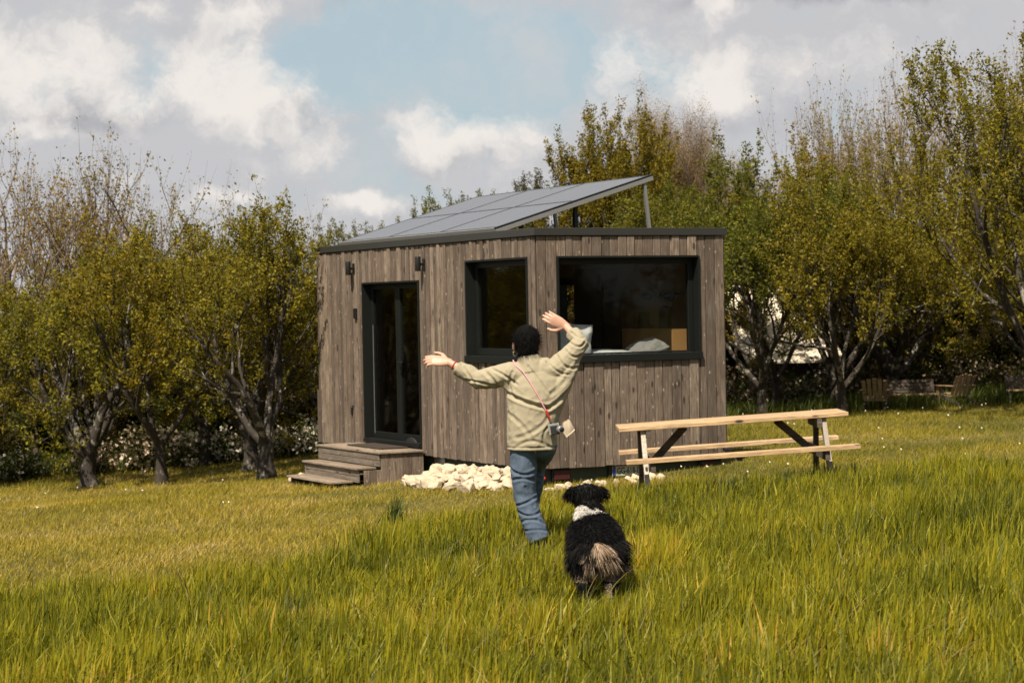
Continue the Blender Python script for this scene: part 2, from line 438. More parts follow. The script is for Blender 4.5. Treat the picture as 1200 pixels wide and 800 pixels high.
def make_world():
    w = bpy.data.worlds.new('World'); scene.world = w; w.use_nodes = True
    nt = w.node_tree; nt.nodes.clear()
    N = nt.nodes.new; L = nt.links.new
    def mth(op, a, b=0.0, clamp=False):
        m = N('ShaderNodeMath'); m.operation = op; m.use_clamp = clamp
        for i, v in ((0, a), (1, b)):
            if hasattr(v, 'is_output'): L(v, m.inputs[i])
            else: m.inputs[i].default_value = v
        return m.outputs[0]
    def mixc(f, a, b):
        m = N('ShaderNodeMix'); m.data_type = 'RGBA'
        for i, v in ((0, f), (6, a), (7, b)):
            if hasattr(v, 'is_output'): L(v, m.inputs[i])
            else: m.inputs[i].default_value = v if i == 0 else (*v, 1)
        return m.outputs[2]
    def smooth(v, a, b):
        m = N('ShaderNodeMapRange'); m.interpolation_type = 'SMOOTHSTEP'
        L(v, m.inputs[0]); m.inputs[1].default_value = a; m.inputs[2].default_value = b
        return m.outputs[0]
    def noise_(vec, sc, det, rough=.55):
        n = N('ShaderNodeTexNoise'); L(vec, n.inputs['Vector']); n.inputs['Scale'].default_value = sc
        n.inputs['Detail'].default_value = det; n.inputs['Roughness'].default_value = rough
        return n
    sky = N('ShaderNodeTexSky'); sky.sky_type = 'NISHITA'; sky.sun_disc = False
    sky.sun_elevation = SUN_EL; sky.sun_rotation = math.atan2(sd.x, sd.y)
    sky.air_density = 1.0; sky.dust_density = 1.6; sky.ozone_density = 1.0
    tc = N('ShaderNodeTexCoord')
    sep = N('ShaderNodeSeparateXYZ'); L(tc.outputs['Generated'], sep.inputs[0])
    y = mth('MAXIMUM', sep.outputs[1], .15)
    a = mth('DIVIDE', sep.outputs[0], y); b = mth('DIVIDE', sep.outputs[2], y)
    cv = N('ShaderNodeCombineXYZ'); L(a, cv.inputs[0]); L(b, cv.inputs[1])
    # domain warp makes the cloud edges billow
    w1 = noise_(cv.outputs[0], 30, 6, .62)
    sub = N('ShaderNodeVectorMath'); sub.operation = 'SUBTRACT'; L(w1.outputs['Color'], sub.inputs[0]); sub.inputs[1].default_value = (.5, .5, .5)
    scl = N('ShaderNodeVectorMath'); scl.operation = 'SCALE'; L(sub.outputs[0], scl.inputs[0]); scl.inputs['Scale'].default_value = .036
    add = N('ShaderNodeVectorMath'); add.operation = 'ADD'; L(cv.outputs[0], add.inputs[0]); L(scl.outputs[0], add.inputs[1])
    P = add.outputs[0]
    def blob(cx, cy, rx, ry, amp):
        m = N('ShaderNodeMapping'); L(P, m.inputs[0])
        m.inputs['Location'].default_value = (-cx/rx, -cy/ry, 0); m.inputs['Scale'].default_value = (1/rx, 1/ry, 0)
        g = N('ShaderNodeTexGradient'); g.gradient_type = 'SPHERICAL'; L(m.outputs[0], g.inputs[0])
        return mth('MULTIPLY', g.outputs['Fac'], amp)
    K = 1/2453.
    def px(x, yy, rx, ry, amp): return blob((x-600)*K, (361-yy + (x-600)*-.0192*-1*0)*K, rx*K, ry*K, amp)
    def total(bl):
        s = None
        for t in bl: s = t if s is None else mth('ADD', s, t)
        return s
    fb = noise_(P, 34, 9, .66).outputs['Fac']
    fb2 = noise_(cv.outputs[0], 16, 5, .55).outputs['Fac']
    # blue openings
    hole = total([px(*q) for q in [(540, 65, 320, 110, 1.6), (450, 50, 150, 80, 1.0), (420, 215, 120, 40, .7), (500, 235, 90, 30, .6), (175, 60, 50, 70, 1.1), (620, 90, 110, 100, .9),
                                   (440, 180, 70, 55, .8), (1010, 160, 110, 60, .45), (290, 250, 130, 50, .35), (700, 40, 60, 40, .3)]])
    hole = mth('SUBTRACT', hole, mth('MULTIPLY', mth('SUBTRACT', fb, .50), 2.6))
    # sunlit heads
    white = total([px(*q) for q in [(255, 80, 95, 75, 1.5), (335, 98, 95, 58, 1.3), (160, 115, 45, 38, 1.0), (70, 65, 150, 80, 1.1), (25, 110, 90, 60, .5),
                                    (530, 152, 100, 55, 1.3), (605, 138, 80, 58, 1.0), (380, 165, 60, 32, .8), (300, 150, 80, 25, .6), (60, 148, 80, 18, .6),
                                    (790, 95, 120, 60, 1.05), (720, 60, 60, 40, .8), (860, 120, 90, 50, .6), (980, 85, 190, 45, .6), (860, 12, 45, 28, .9),
                                    (285, 8, 60, 22, 1.0), (190, 5, 60, 15, .6), (270, 228, 60, 18, .9), (440, 240, 70, 20, 1.0), (600, 200, 60, 26, .5), (130, 205, 90, 22, .5), (350, 190, 90, 25, .35)]])
    white = mth('ADD', white, mth('MULTIPLY', mth('SUBTRACT', fb, .46), 2.2))
    # dark undersides
    grey = total([px(*q) for q in [(70, 128, 160, 26, 1.0), (330, 132, 120, 20, .9), (1000, 0, 260, 20, 1.3), (430, 2, 90, 16, .6), (200, 215, 260, 40, .35),
                                   (540, 190, 110, 26, .6), (870, 165, 130, 35, .35), (755, 75, 60, 20, .4)]])
    grey = mth('ADD', grey, mth('MULTIPLY', mth('SUBTRACT', fb2, .46), 2.2))
    front = mth('GREATER_THAN', sep.outputs[1], .16)
    gen = noise_(tc.outputs['Generated'], 3.2, 8, .6).outputs['Fac']
    skyc = N('ShaderNodeMix'); skyc.data_type = 'RGBA'; skyc.blend_type = 'MULTIPLY'; skyc.inputs[0].default_value = 1
    L(sky.outputs[0], skyc.inputs[6]); skyc.inputs[7].default_value = (.86, .82, .72, 1)
    S = 1/.10
    cg = [x*S for x in (.350, .350, .362)]; cw = [x*S for x in (.540, .510, .480)]; cd = [x*S for x in (.250, .254, .272)]; cb = [x*S for x in (.272, .340, .385)]
    blue = mixc(.80, skyc.outputs[2], cb)
    cloud = mixc(smooth(grey, .15, 1.1), cg, cd)
    cloud = mixc(smooth(white, .08, 1.15), cloud, cw)
    wisp = noise_(P, 12, 8, .62).outputs['Fac']
    blue = mixc(smooth(wisp, .40, .72), blue, [x*S for x in (.36, .375, .385)])
    fr = mixc(smooth(hole, .05, 1.25), cloud, blue)
    back = mixc(smooth(gen, .42, .6), mixc(.5, skyc.outputs[2], cb), [x*S for x in (.24, .235, .235)])
    final = mixc(front, back, fr)
    bg = N('ShaderNodeBackground'); L(final, bg.inputs[0]); bg.inputs[1].default_value = .10
    out = N('ShaderNodeOutputWorld'); L(bg.outputs[0], out.inputs[0])
make_world()
scene.view_settings.view_transform = 'Standard'; scene.view_settings.look = 'None'
scene.view_settings.exposure = .70; scene.view_settings.gamma = 1; scene.view_settings.use_curve_mapping = False
scene.render.engine = 'CYCLES'
c_ = scene.cycles
c_.max_bounces = 6; c_.diffuse_bounces = 3; c_.glossy_bounces = 3; c_.transparent_max_bounces = 12; c_.transmission_bounces = 4
c_.use_denoising = True; c_.caustics_reflective = False; c_.caustics_refractive = False
try: c_.denoiser = 'OPENIMAGEDENOISE'
except Exception: pass

# ------------------------------------------------------------------ terrain
def gz(x, y):
    x = np.asarray(x, dtype=float); y = np.asarray(y, dtype=float)
    s = np.where(x < 0, -.55*np.tanh(-x*.062/.55), .38*np.tanh(x*.055/.38))
    s = np.where(x < 0, s*(1+.42*np.clip((y-24)/3, 0, 1)), s)
    fade = np.clip((y-6)/8, 0, 1)
    return s*fade + .015*np.sin(x*1.3+y*.7)*np.cos(y*.9-x*.4)
def g1(x, y): return float(gz(x, y))

def ground():
    xs = np.concatenate([-np.geomspace(1400, 20, 16), np.linspace(-19, 19, 115), np.geomspace(20, 1400, 16)])
    ys = np.concatenate([[-900, -300, -100, -40, -15, -5], np.linspace(0, 60, 150), np.geomspace(63, 1800, 16)])
    X, Y = np.meshgrid(xs, ys); Z = gz(X, Y)
    V = np.stack([X, Y, Z], -1).reshape(-1, 3); nx, ny = len(xs), len(ys)
    i = np.arange(nx-1)[None, :] + nx*np.arange(ny-1)[:, None]
    Q = np.stack([i, i+1, i+nx+1, i+nx], -1).reshape(-1, 4)
    o = link(bpy.data.objects.new('ground', raw_mesh('ground', V, quads=Q, mat=M['ground'], smooth=True)))
    tag(o, 'gently sloping green meadow and mown lawn around the cabin', 'ground', kind='structure')
ground()

# tall grass boundary (world Y of the far edge as a function of X)
def far_edge(x):
    return np.interp(x, [-7, -3.8, -1.8, -1.2, -.6, .4, 1.8, 3.0, 7], [15.2, 15.5, 15.7, 17.2, 18.6, 19.5, 20.0, 20.2, 20.6])

def blades(X, Y, H, W, lean, rng, seg=3, curve=.5):
    n = len(X); Z = gz(X, Y)
    az = rng.uniform(0, 2*np.pi, n)                     # facing
    ld = rng.normal(.35, 1.3, n)                        # lean direction
    lx, ly = np.cos(ld)*lean, np.sin(ld)*lean
    wx, wy = np.cos(az)*W/2, np.sin(az)*W/2
    ts = np.linspace(0, 1, seg+1)
    rows = []
    for t in ts:
        px = X + lx*H*(t*(1-curve) + curve*t*t*1.6); py = Y + ly*H*(t*(1-curve)+curve*t*t*1.6)
        pz = Z - .01 + H*(t - curve*lean*t*t*.55)
        k = (1 - t**1.8)*.9 + .1 if t < 1 else 0
        rows.append((px, py, pz, k))
    V = []
    for (px, py, pz, k) in rows[:-1]:
        V.append(np.stack([px-wx*k, py-wy*k, pz], -1)); V.append(np.stack([px+wx*k, py+wy*k, pz], -1))
    px, py, pz, k = rows[-1]; V.append(np.stack([px, py, pz], -1))
    m = len(V); V = np.stack(V, 1).reshape(-1, 3)
    b = np.arange(n)[:, None]*m
    Q = np.concatenate([b + np.array([[2*s, 2*s+1, 2*s+3, 2*s+2]]) for s in range(seg-1)], 0) if seg > 1 else None
    T = b + np.array([[2*(seg-1), 2*(seg-1)+1, 2*seg]])
    return V, Q, T

def grass_obj(name, X, Y, H, W, lean, mat, rng, seg, label, rnd=None, curve=.5):
    n = len(X)
    V, Q, T = blades(X, Y, H, W, lean, rng, seg, curve)
    r = rng.random(n) if rnd is None else rnd
    at = np.concatenate([np.tile(r, seg-1), r]) if seg > 1 else r
    me = raw_mesh(name, V, quads=Q, tris=T, mat=mat, attrs={'rnd': at})
    o = link(bpy.data.objects.new(name, me)); tag(o, label, 'grass', kind='stuff'); return o

def vnoise(x, y, s, seed=0):
    """cheap smooth value noise, vectorised"""
    x = x*s + seed*17.3; y = y*s - seed*9.1
    xi, yi = np.floor(x), np.floor(y); fx, fy = x-xi, y-yi
    fx = fx*fx*(3-2*fx); fy = fy*fy*(3-2*fy)
    h = lambda a, b: np.mod(np.sin(a*127.1+b*311.7)*43758.5453, 1.0)
    return (h(xi,yi)*(1-fx)+h(xi+1,yi)*fx)*(1-fy) + (h(xi,yi+1)*(1-fx)+h(xi+1,yi+1)*fx)*fy

def tall_grass():
    rng = np.random.default_rng(5)
    n = 230000
    Y = 7.6 + (21.2-7.6)*rng.random(n)**.9
    X = (rng.random(n)*2-1)*(.275*Y+1.1)
    jit = (vnoise(X, Y, 1.1, 3)-.5)*1.6 + rng.normal(0, .25, n)
    e = far_edge(X)
    keep = Y < e + jit
    # the grass thins out to the mown edge
    keep &= rng.random(n) < np.clip((e + jit - Y)/1.6 + .35, .35, 1)
    X, Y = X[keep], Y[keep]; n = len(X)
    e = far_edge(X)
    hm = .125 + .09*vnoise(X, Y, .8, 1) + .17*vnoise(X, Y, 2.6, 2)**1.4
    near = np.exp(-((X-.15)/.55)**2 - ((Y-15.5)/.9)**2) + 1.5*np.exp(-((X-.5)/.42)**2 - ((Y-12.6)/.75)**2)
    hm *= 1 - .45*np.clip(near, 0, 1.35)
    hm *= np.clip(.58 + (e-Y)/2.5, .5, 1.0)
    H = hm*rng.uniform(.45, 1.35, n)
    W = rng.uniform(.008, .022, n)
    lean = np.abs(rng.normal(.14, .20, n))
    r = np.clip(rng.random(n)*.75 + .35*(vnoise(X, Y, 1.7, 4)-.3), 0, 1)
    dry = rng.random(n) < .07; r[dry] = rng.uniform(.9, 1.0, dry.sum())
    dk = vnoise(X, Y, 3.3, 9) < .30; r[dk] *= .55
    grass_obj('tall_grass', X, Y, H, W, lean, M['tall_grass'], rng, 3, 'tall yellow-green meadow grass filling the foreground', r)
    # dark bent stalks and seed stems standing out of it
    n = 6500
    Y = rng.uniform(8.5, 20, n); X = (rng.random(n)*2-1)*(.27*Y+.8)
    k = Y < far_edge(X)+.3; X, Y = X[k], Y[k]; n = len(X)
    grass_obj('bent_grass_stalks', X, Y, rng.uniform(.22, .46, n)*np.clip(.55+(far_edge(X)-Y)/5, .5, 1), rng.uniform(.005, .010, n), rng.uniform(.15, 1.0, n), M['stalk'], rng, 5,
              'darker bent stalks rising above the meadow grass', curve=.75)
tall_grass()

CABX, CABY, YAW = .266, 22.0, .4830
U2 = np.array([math.cos(YAW), math.sin(YAW)]); V2 = np.array([-math.sin(YAW), math.cos(YAW)])
def cab_local(X, Y):
    dx, dy = X-CABX, Y-CABY
    return dx*U2[0]+dy*U2[1], dx*V2[0]+dy*V2[1]
def in_cabin(X, Y, m=0.0):
    a, b = cab_local(X, Y)
    body = (a > -m) & (a < 2.34+m) & (b > -m) & (b < 5.95+m)
    steps = (a > -1.12-m) & (a <= 0) & (b > 2.75-m) & (b < 4.7+m)
    return body | steps

def lawns():
    rng = np.random.default_rng(8)
    n = 430000
    Y = 13.5 + (34-13.5)*rng.random(n)**1.1
    X = (rng.random(n)*2-1)*(.27*Y+1.0)
    keep = (Y > far_edge(X)-1.2) & ~in_cabin(X, Y, .02)
    X, Y = X[keep], Y[keep]; n = len(X)
    H = rng.uniform(.025, .075, n)*(.7+.8*vnoise(X, Y, 1.2, 7)); W = rng.uniform(.007, .013, n)
    r = np.clip(rng.random(n)*.8 + .15 - .30*(X > 1.5) + .1*(vnoise(X, Y, .9, 5)-.5), 0, 1)
    grass_obj('mown_lawn', X, Y, H, W, np.abs(rng.normal(.5, .35, n)), M['lawn'], rng, 1, 'short mown lawn, dry and yellowish left of the cabin', r)
    # taller green bank below the hedge at the back
    n = 60000
    Y = rng.uniform(30.5, 38, n); X = (rng.random(n)*2-1)*(.27*Y+1.0)
    edge = 31.0 + .8*vnoise(X, Y, .5, 2)
    keep = (Y > edge) & ~in_cabin(X, Y, .1); X, Y = X[keep], Y[keep]; n = len(X)
    grass_obj('bank_grass', X, Y, rng.uniform(.12, .30, n), rng.uniform(.010, .02, n), np.abs(rng.normal(.25, .2, n)), M['bank'], rng, 2, 'longer green grass along the far edge of the lawn')
    # daisies
    n = 190
    Y = rng.uniform(21, 32, n); X = rng.uniform(-7, 9, n)
    k = (~in_cabin(X, Y, .2)) & ((X > 1.5) | (rng.random(n) < .18)); X, Y = X[k], Y[k]; n = len(X); Z = gz(X, Y) + .07
    r_ = rng.uniform(.009, .018, n); V = []
    for k in range(6):
        t = 2*math.pi*k/6; V.append(np.stack([X+r_*math.cos(t), Y+r_*math.sin(t), Z+.006*math.cos(t*2)+.012*(k % 2)], -1))
    V = np.stack(V, 1).reshape(-1, 3); b = np.arange(n)[:, None]*6
    Q = np.concatenate([b+np.array([[0,1,2,3]]), b+np.array([[0,3,4,5]])], 0)
    o = link(bpy.data.objects.new('daisies', raw_mesh('daisies', V, quads=Q, mat=M['petal'], attrs={'rnd': np.full(len(Q), .9)})))
    tag(o, 'scattered white daisies in the mown lawn beyond the picnic table', 'daisies', kind='stuff')
lawns()

def weed(x, y, h, n, seed, label):
    rng = np.random.default_rng(seed)
    a = rng.uniform(0, 2*np.pi, n); rr = np.abs(rng.normal(0, .07, n))
    X = x + np.cos(a)*rr; Y = y + np.sin(a)*rr
    V, Q, T = blades(X, Y, rng.uniform(.5, 1, n)*h, rng.uniform(.008, .016, n), rng.uniform(.05, .5, n), rng, 4, .6)
    V = V - np.array([x, y, g1(x, y)])
    r = rng.random(n); me = raw_mesh('weed_clump', V, quads=Q, tris=T, mat=M['weed'], attrs={'rnd': np.concatenate([np.tile(r, 3), r])})
    o = link(bpy.data.objects.new('weed_clump', me)); o.location = (x, y, g1(x, y)); tag(o, label, 'weed', 'dark weed clumps in the meadow')
weed(-1.12, 19.2, .36, 70, 1, 'dark upright clump of broad blades in front of the wooden steps')
weed(1.95, 18.6, .36, 120, 2, 'dark arching weed clump under the picnic table bench')
weed(2.45, 18.9, .30, 80, 3, 'smaller thistly weed clump right of the one under the bench')
weed(1.05, 11.9, .33, 70, 4, 'dark broad-leaved weed in the near grass right of the dog')
weed(-1.45, 12.8, .30, 60, 5, 'dark tuft in the near grass at the lower left')

# ------------------------------------------------------------------ trees
def tree_skeleton(rng, H, RAD, trunk_h, trunk_r, limbs, levels=4, up=.25, lean=(0, 0), kids=(5, 6, 5), wob=.22, spread=(35, 62)):
    tubes, twigs = [], []
    rnd = rng.random; U = rng.uniform
    def perp(d):
        a = Vector((0, 0, 1)) if abs(d.z) < .9 else Vector((1, 0, 0))
        x = d.cross(a).normalized(); return x, d.cross(x).normalized()
    def grow(p, d, ln, r, lv, upk):
        ns = 5 if lv == 1 else (4 if lv < levels else 3)
        pts = [p.copy()]; rs = [r]
        dd = d.copy(); end = r*(.5 if lv < levels else .35)
        for i in range(ns):
            x, y = perp(dd)
            dd = (dd + x*U(-wob, wob) + y*U(-wob, wob) + Vector((0, 0, upk*.35))).normalized()
            p = p + dd*(ln/ns); pts.append(p.copy()); rs.append(r + (end-r)*(i+1)/ns)
        tubes.append((pts, rs, lv))
        if lv >= levels:
            twigs.append(pts); return
        if lv == levels-1: twigs.append(pts[2:])
        k = kids[min(lv-1, len(kids)-1)]
        k = max(2, int(round(k*U(.8, 1.25)))); ph = U(0, 6.28)
        for j in range(k):
            t = (.28 + .72*(j+.5)/k) * ns; i = min(int(t), ns-1); q = pts[i].lerp(pts[i+1], t-i)
            dl = (pts[i+1]-pts[i]).normalized(); x, y = perp(dl); ph += 2.4
            an = R(U(28, 62)); nd = (dl*math.cos(an) + (x*math.cos(ph)+y*math.sin(ph))*math.sin(an)).normalized()
            nu = up*(1.6 if lv == levels-1 else .8)
            nd = (nd + Vector((0, 0, nu*.6 + (.45 if lv == levels-1 else 0)))).normalized()
            grow(q, nd, ln*U(.50, .74)*(1.05-.35*j/k)*(U(.55, 1.75) if lv == levels-1 else 1), max(.0035, rs[i]*U(.42, .62)), lv+1, nu)
    # trunk
    pts = [Vector((0, 0, -.12))]; rs = [trunk_r*1.55]; p = Vector((0, 0, 0))
    nseg = 4
    for i in range(nseg+1):
        t = i/nseg
        pts.append(Vector((lean[0]*t + U(-.03, .03)*trunk_h, lean[1]*t + U(-.03, .03)*trunk_h, trunk_h*t)))
        rs.append(trunk_r*(1.35 - .5*min(1, t*2.2)) if t < .45 else trunk_r*.9)
    tubes.append((pts, rs, 0))
    top = pts[-1]; reach = math.hypot(RAD, H-trunk_h)*.62
    ph = U(0, 6.28)
    for j in range(limbs):
        ph += 6.283/limbs*U(.8, 1.2); an = R(U(*spread))
        if j == limbs-1 and limbs > 2: an = R(U(5, 20))
        d = Vector((math.cos(ph)*math.sin(an), math.sin(ph)*math.sin(an), math.cos(an)))
        base = top - Vector((0, 0, U(0, .25)*trunk_h))
        grow(base, d, reach*U(.8, 1.05), trunk_r*U(.50, .68), 1, up)
    # fit into the wanted envelope
    allp = [q for tb in tubes for q in tb[0]]
    zs = np.array([q.z for q in allp]); xy = np.array([[q.x, q.y] for q in allp])
    top_z = np.percentile(zs, 99.7); rr = np.percentile(np.hypot(xy[:, 0], xy[:, 1]), 97)
    sz = (H-trunk_h)/(top_z-trunk_h); sr = RAD/rr
    def fit(q):
        k = min(1, max(0, q.z/trunk_h)) if trunk_h > 0 else 1
        z = q.z if q.z < trunk_h else trunk_h + (q.z-trunk_h)*sz
        return Vector((q.x*(1+(sr-1)*k), q.y*(1+(sr-1)*k), z))
    done = {}
    def fl(pts): return [fit(q) for q in pts]
    return [(fl(a), b, c) for a, b, c in tubes], [fl(t) for t in twigs]

def tubes_mesh(name, tubes, mat, keep=None):
    Vs, Qs, base = [], [], 0
    for pts, rs, lv in tubes:
        n = 10 if lv == 0 else (7 if lv == 1 else (5 if lv == 2 else 3))
        P = np.array([tuple(p) for p in pts]); m = len(P)
        D = np.gradient(P, axis=0); D /= (np.linalg.norm(D, axis=1, keepdims=True)+1e-9)
        ref = np.array([1., 0, 0]) if abs(D[0, 0]) < .8 else np.array([0, 1., 0])
        X = ref - D*(D@ref)[:, None]; X /= np.linalg.norm(X, axis=1, keepdims=True)+1e-9; Y = np.cross(D, X)
        th = np.arange(n)*2*np.pi/n
        wob = 1.0
        if lv <= 1: wob = (1 + .13*np.sin(3*th+P[0, 0]*9)[None, :, None] + .09*np.cos(5*th)[None, :, None]*np.cos(np.arange(m)*1.7)[:, None, None])
        ring = P[:, None, :] + np.array(rs)[:, None, None]*wob*(X[:, None, :]*np.cos(th)[None, :, None] + Y[:, None, :]*np.sin(th)[None, :, None])
        Vs.append(ring.reshape(-1, 3))
        i = (np.arange(m-1)*n)[:, None]; k = np.arange(n)[None, :]
        Qs.append((base + np.stack([i+k, i+(k+1) % n, i+n+(k+1) % n, i+n+k], -1)).reshape(-1, 4)); base += m*n
    V = np.concatenate(Vs); Q = np.concatenate(Qs)
    return raw_mesh(name, V, quads=Q, mat=mat, smooth=True)

def leaves_mesh(name, twigs, rng, per, size, mat, spread=.05, clump=4, width=.55, rmean=None):
    """leaf clumps threaded along every twig; one folded quad per leaf"""
    A = []
    for tw in twigs:
        P = np.array([tuple(p) for p in tw]); m = len(P)
        L = np.linalg.norm(np.diff(P, axis=0), axis=1).sum()
        n = max(2, int(per*L/.3*rng.uniform(.5, 1.4)))
        t = rng.random(n)**.8*(m-1.001); i = t.astype(int); f = (t-i)[:, None]
        A.append(P[i]*(1-f)+P[i+1]*f)
    A = np.concatenate(A)
    C = np.repeat(A, clump, axis=0) + rng.normal(0, spread, (len(A)*clump, 3))
    cr = np.repeat(rng.random(len(A)), clump)
    n = len(C)
    d = rng.normal(0, 1, (n, 3)); d[:, 2] += .35; d /= np.linalg.norm(d, axis=1, keepdims=True)
    a = rng.normal(0, 1, (n, 3)); s = np.cross(d, a); s /= np.linalg.norm(s, axis=1, keepdims=True)+1e-9
    nn = np.cross(d, s); l = (size*rng.uniform(.6, 1.3, n))[:, None]
    V = np.stack([C, C+d*l*.5+s*l*width*.5+nn*l*.10, C+d*l, C+d*l*.5-s*l*width*.5+nn*l*.10], 1).reshape(-1, 3)
    Q = np.arange(n*4).reshape(-1, 4)
    r = np.clip(cr*.6 + rng.random(n)*.4, 0, 1)
    return raw_mesh(name, V, quads=Q, mat=mat, attrs={'rnd': r})

class Tree: pass
def make_tree(seed, H, RAD, th, tr, limbs, per, size, leafmat, bark, **kw):
    rng = np.random.default_rng(seed)
    lk = {k: kw.pop(k) for k in list(kw) if k in ('spread_l', 'clump', 'width')}
    tubes, twigs = tree_skeleton(rng, H, RAD, th, tr, limbs, **kw)
    t = Tree(); t.H = H
    t.trunk = tubes_mesh('trunk', tubes, M[bark])
    t.crown = leaves_mesh('crown', twigs, rng, per, size, M[leafmat], lk.get('spread_l', .05), lk.get('clump', 4), lk.get('width', .55)) if per else None
    t.twigs = twigs
    return t

def place_tree(t, name, x, y, s, rz, label, group=None, sx=None, leaf=None):
    r = empty(name, (x, y, g1(x, y)), rz); r.scale = (sx or s, sx or s, s)
    tag(r, label, 'tree', group)
    o = link(bpy.data.objects.new('trunk', t.trunk), r)
    if t.crown:
        o = link(bpy.data.objects.new('crown', t.crown), r)
        if leaf:
            o.material_slots[0].link = 'OBJECT'; o.material_slots[0].material = M[leaf]
    return r

OR = dict(kids=(5, 5, 4), up=.22, wob=.26)
A1 = make_tree(101, 3.9, 2.0, .50, .125, 4, 5.6, .054, 'leaf_olive', 'bark', clump=6, spread_l=.034, **OR)
A2 = make_tree(102, 3.8, 1.9, .62, .085, 3, 6.6, .054, 'leaf_olive', 'bark', clump=6, spread_l=.034, **OR)
A3 = make_tree(103, 4.2, 1.75, .55, .120, 4, 5.8, .052, 'leaf_olive', 'bark', kids=(5, 5, 4), up=.34, wob=.26, clump=6, spread_l=.034)
A4 = make_tree(104, 4.6, 1.9, .62, .085, 4, 5.8, .055, 'leaf_green', 'bark', kids=(6, 5, 4), up=.26, wob=.26, spread=(25, 66), clump=6, spread_l=.036)
A5 = make_tree(105, 5.4, 2.7, .60, .12, 6, 5.2, .056, 'leaf_olive', 'bark', kids=(5, 5, 4), up=.22, wob=.28, spread=(32, 78), clump=6, spread_l=.038)
BARE = make_tree(106, 5.6, 2.3, 1.2, .13, 5, 1.6, .06, 'leaf_brown', 'bark_pale', kids=(5, 5, 5), up=.6, wob=.18, spread=(18, 46), clump=2)
BUSH = make_tree(107, 3.6, 2.1, .2, .08, 7, 12, .085, 'leaf_dark', 'bark_dark', kids=(5, 5, 5), up=.12, wob=.28, spread=(25, 88), spread_l=.09, clump=5)
TALL = make_tree(108, 6.3, 2.0, 1.1, .12, 5, 5.6, .066, 'leaf_green', 'bark_dark', kids=(6, 5, 4), up=.55, wob=.24, spread=(15, 48), clump=6, spread_l=.042)
FUZZ = make_tree(109, 6.3, 2.2, 1.0, .12, 6, 20, .06, 'leaf_tan', 'bark_pale', kids=(6, 6, 5), up=.5, wob=.2, spread=(20, 50), width=.12, spread_l=.09)

G = 'orchard trees left of the cabin'
place_tree(A1, 'apple_tree', -5.87, 28.8, .90, .4, 'squat lichened fruit tree at far left with forked dark trunk above blossom', G)
place_tree(A2, 'apple_tree', -4.77, 28.2, .90, 1.9, 'slim-trunked fruit tree in the middle of the left row, trunk forking in a V', G)
place_tree(A3, 'apple_tree', -3.2, 27.1, .86, 2.6, 'fruit tree with thick trunk and tall top shoots closest to the wooden steps', G)
place_tree(A1, 'apple_tree', -3.67, 29.2, .88, 3.3, 'dark-trunked fruit tree just behind the one by the steps', G)
place_tree(A2, 'apple_tree', -4.6, 31.2, .95, 5.2, 'thin-trunked young tree standing behind the left row of fruit trees', G, leaf='leaf_green')
place_tree(A3, 'apple_tree', -8.1, 29.5, .86, 5.0, 'fruit tree cut by the left edge of the photo', G)
place_tree(A5, 'apple_tree', -6.5, 32.5, .62, 1.1, 'broad russet-tinged tree behind the far left fruit tree', G, leaf='leaf_brown')
place_tree(A5, 'apple_tree', -4.2, 33.6, .60, 2.9, 'broad olive tree filling the gap behind the middle fruit tree', G)
place_tree(A4, 'apple_tree', -2.75, 31.8, .60, .3, 'narrow green tree directly left of the cabin behind its back wall', G)
place_tree(A5, 'apple_tree', -9.2, 33.0, .68, 4.1, 'broad olive tree at the far left behind the cut-off fruit tree', G)
G = 'bare trees behind the left orchard'
place_tree(BARE, 'bare_tree', -8.4, 36.5, .98, .5, 'tall bare twiggy tree above the far left of the orchard', G)
place_tree(BARE, 'bare_tree', -6.9, 37.0, .97, 2.2, 'tall bare tree with russet young leaves, second above the left orchard', G)
place_tree(BARE, 'bare_tree', -5.2, 37.5, .78, 4.0, 'lower bare tree with russet leaves above the middle of the left orchard', G)
G = 'trees right of the cabin'
place_tree(A4, 'orchard_tree', 3.75, 31.5, .86, .9, 'green tree with dark leaning trunk just right of the cabin', G)
place_tree(A4, 'orchard_tree', 4.75, 30.2, .80, 2.4, 'thin-trunked green tree right of the pale-roofed shed', G, leaf='leaf_olive')
place_tree(A3, 'orchard_tree', 5.10, 32.9, .90, 4.4, 'olive tree with pale lichened limbs above the garden chairs', G)
place_tree(A5, 'orchard_tree', 7.45, 28.8, .93, 3.6, 'largest tree at the right edge, crown rising highest in the photo', G)
place_tree(A4, 'orchard_tree', 2.9, 34.2, .92, 5.0, 'upright green tree hidden partly by the cabin right corner', G)
place_tree(A5, 'orchard_tree', 6.5, 34.5, .78, 1.4, 'broad olive tree behind the garden chairs', G)
place_tree(A4, 'orchard_tree', 5.05, 36.5, .93, 3.9, 'slender russet tree in the back row, centre right', G, leaf='leaf_brown')
place_tree(A5, 'orchard_tree', 9.4, 33.5, .95, .2, 'broad tree beyond the right edge tree', G)
place_tree(A2, 'orchard_tree', 4.1, 32.6, .82, 2.0, 'small russet-leaved tree between the cabin wall and the pale roof', G, leaf='leaf_brown')
place_tree(A1, 'orchard_tree', 6.1, 33.6, .85, 3.0, 'low spreading olive tree over the left garden chair', G)
place_tree(A2, 'orchard_tree', 7.9, 31.8, .95, 4.0, 'small olive tree left of the trunk at the right edge', G)
G = 'tall trees behind the cabin'
place_tree(TALL, 'tall_tree', 2.0, 42.0, .90, .7, 'tall green tree with open top rising above the raised end of the solar panels', G, leaf='leaf_olive', sx=.78)
place_tree(FUZZ, 'tall_tree', 4.15, 46.0, .95, 1.7, 'fuzzy tan-brown tree not yet in leaf, rising right of the solar panels', G, sx=.9)
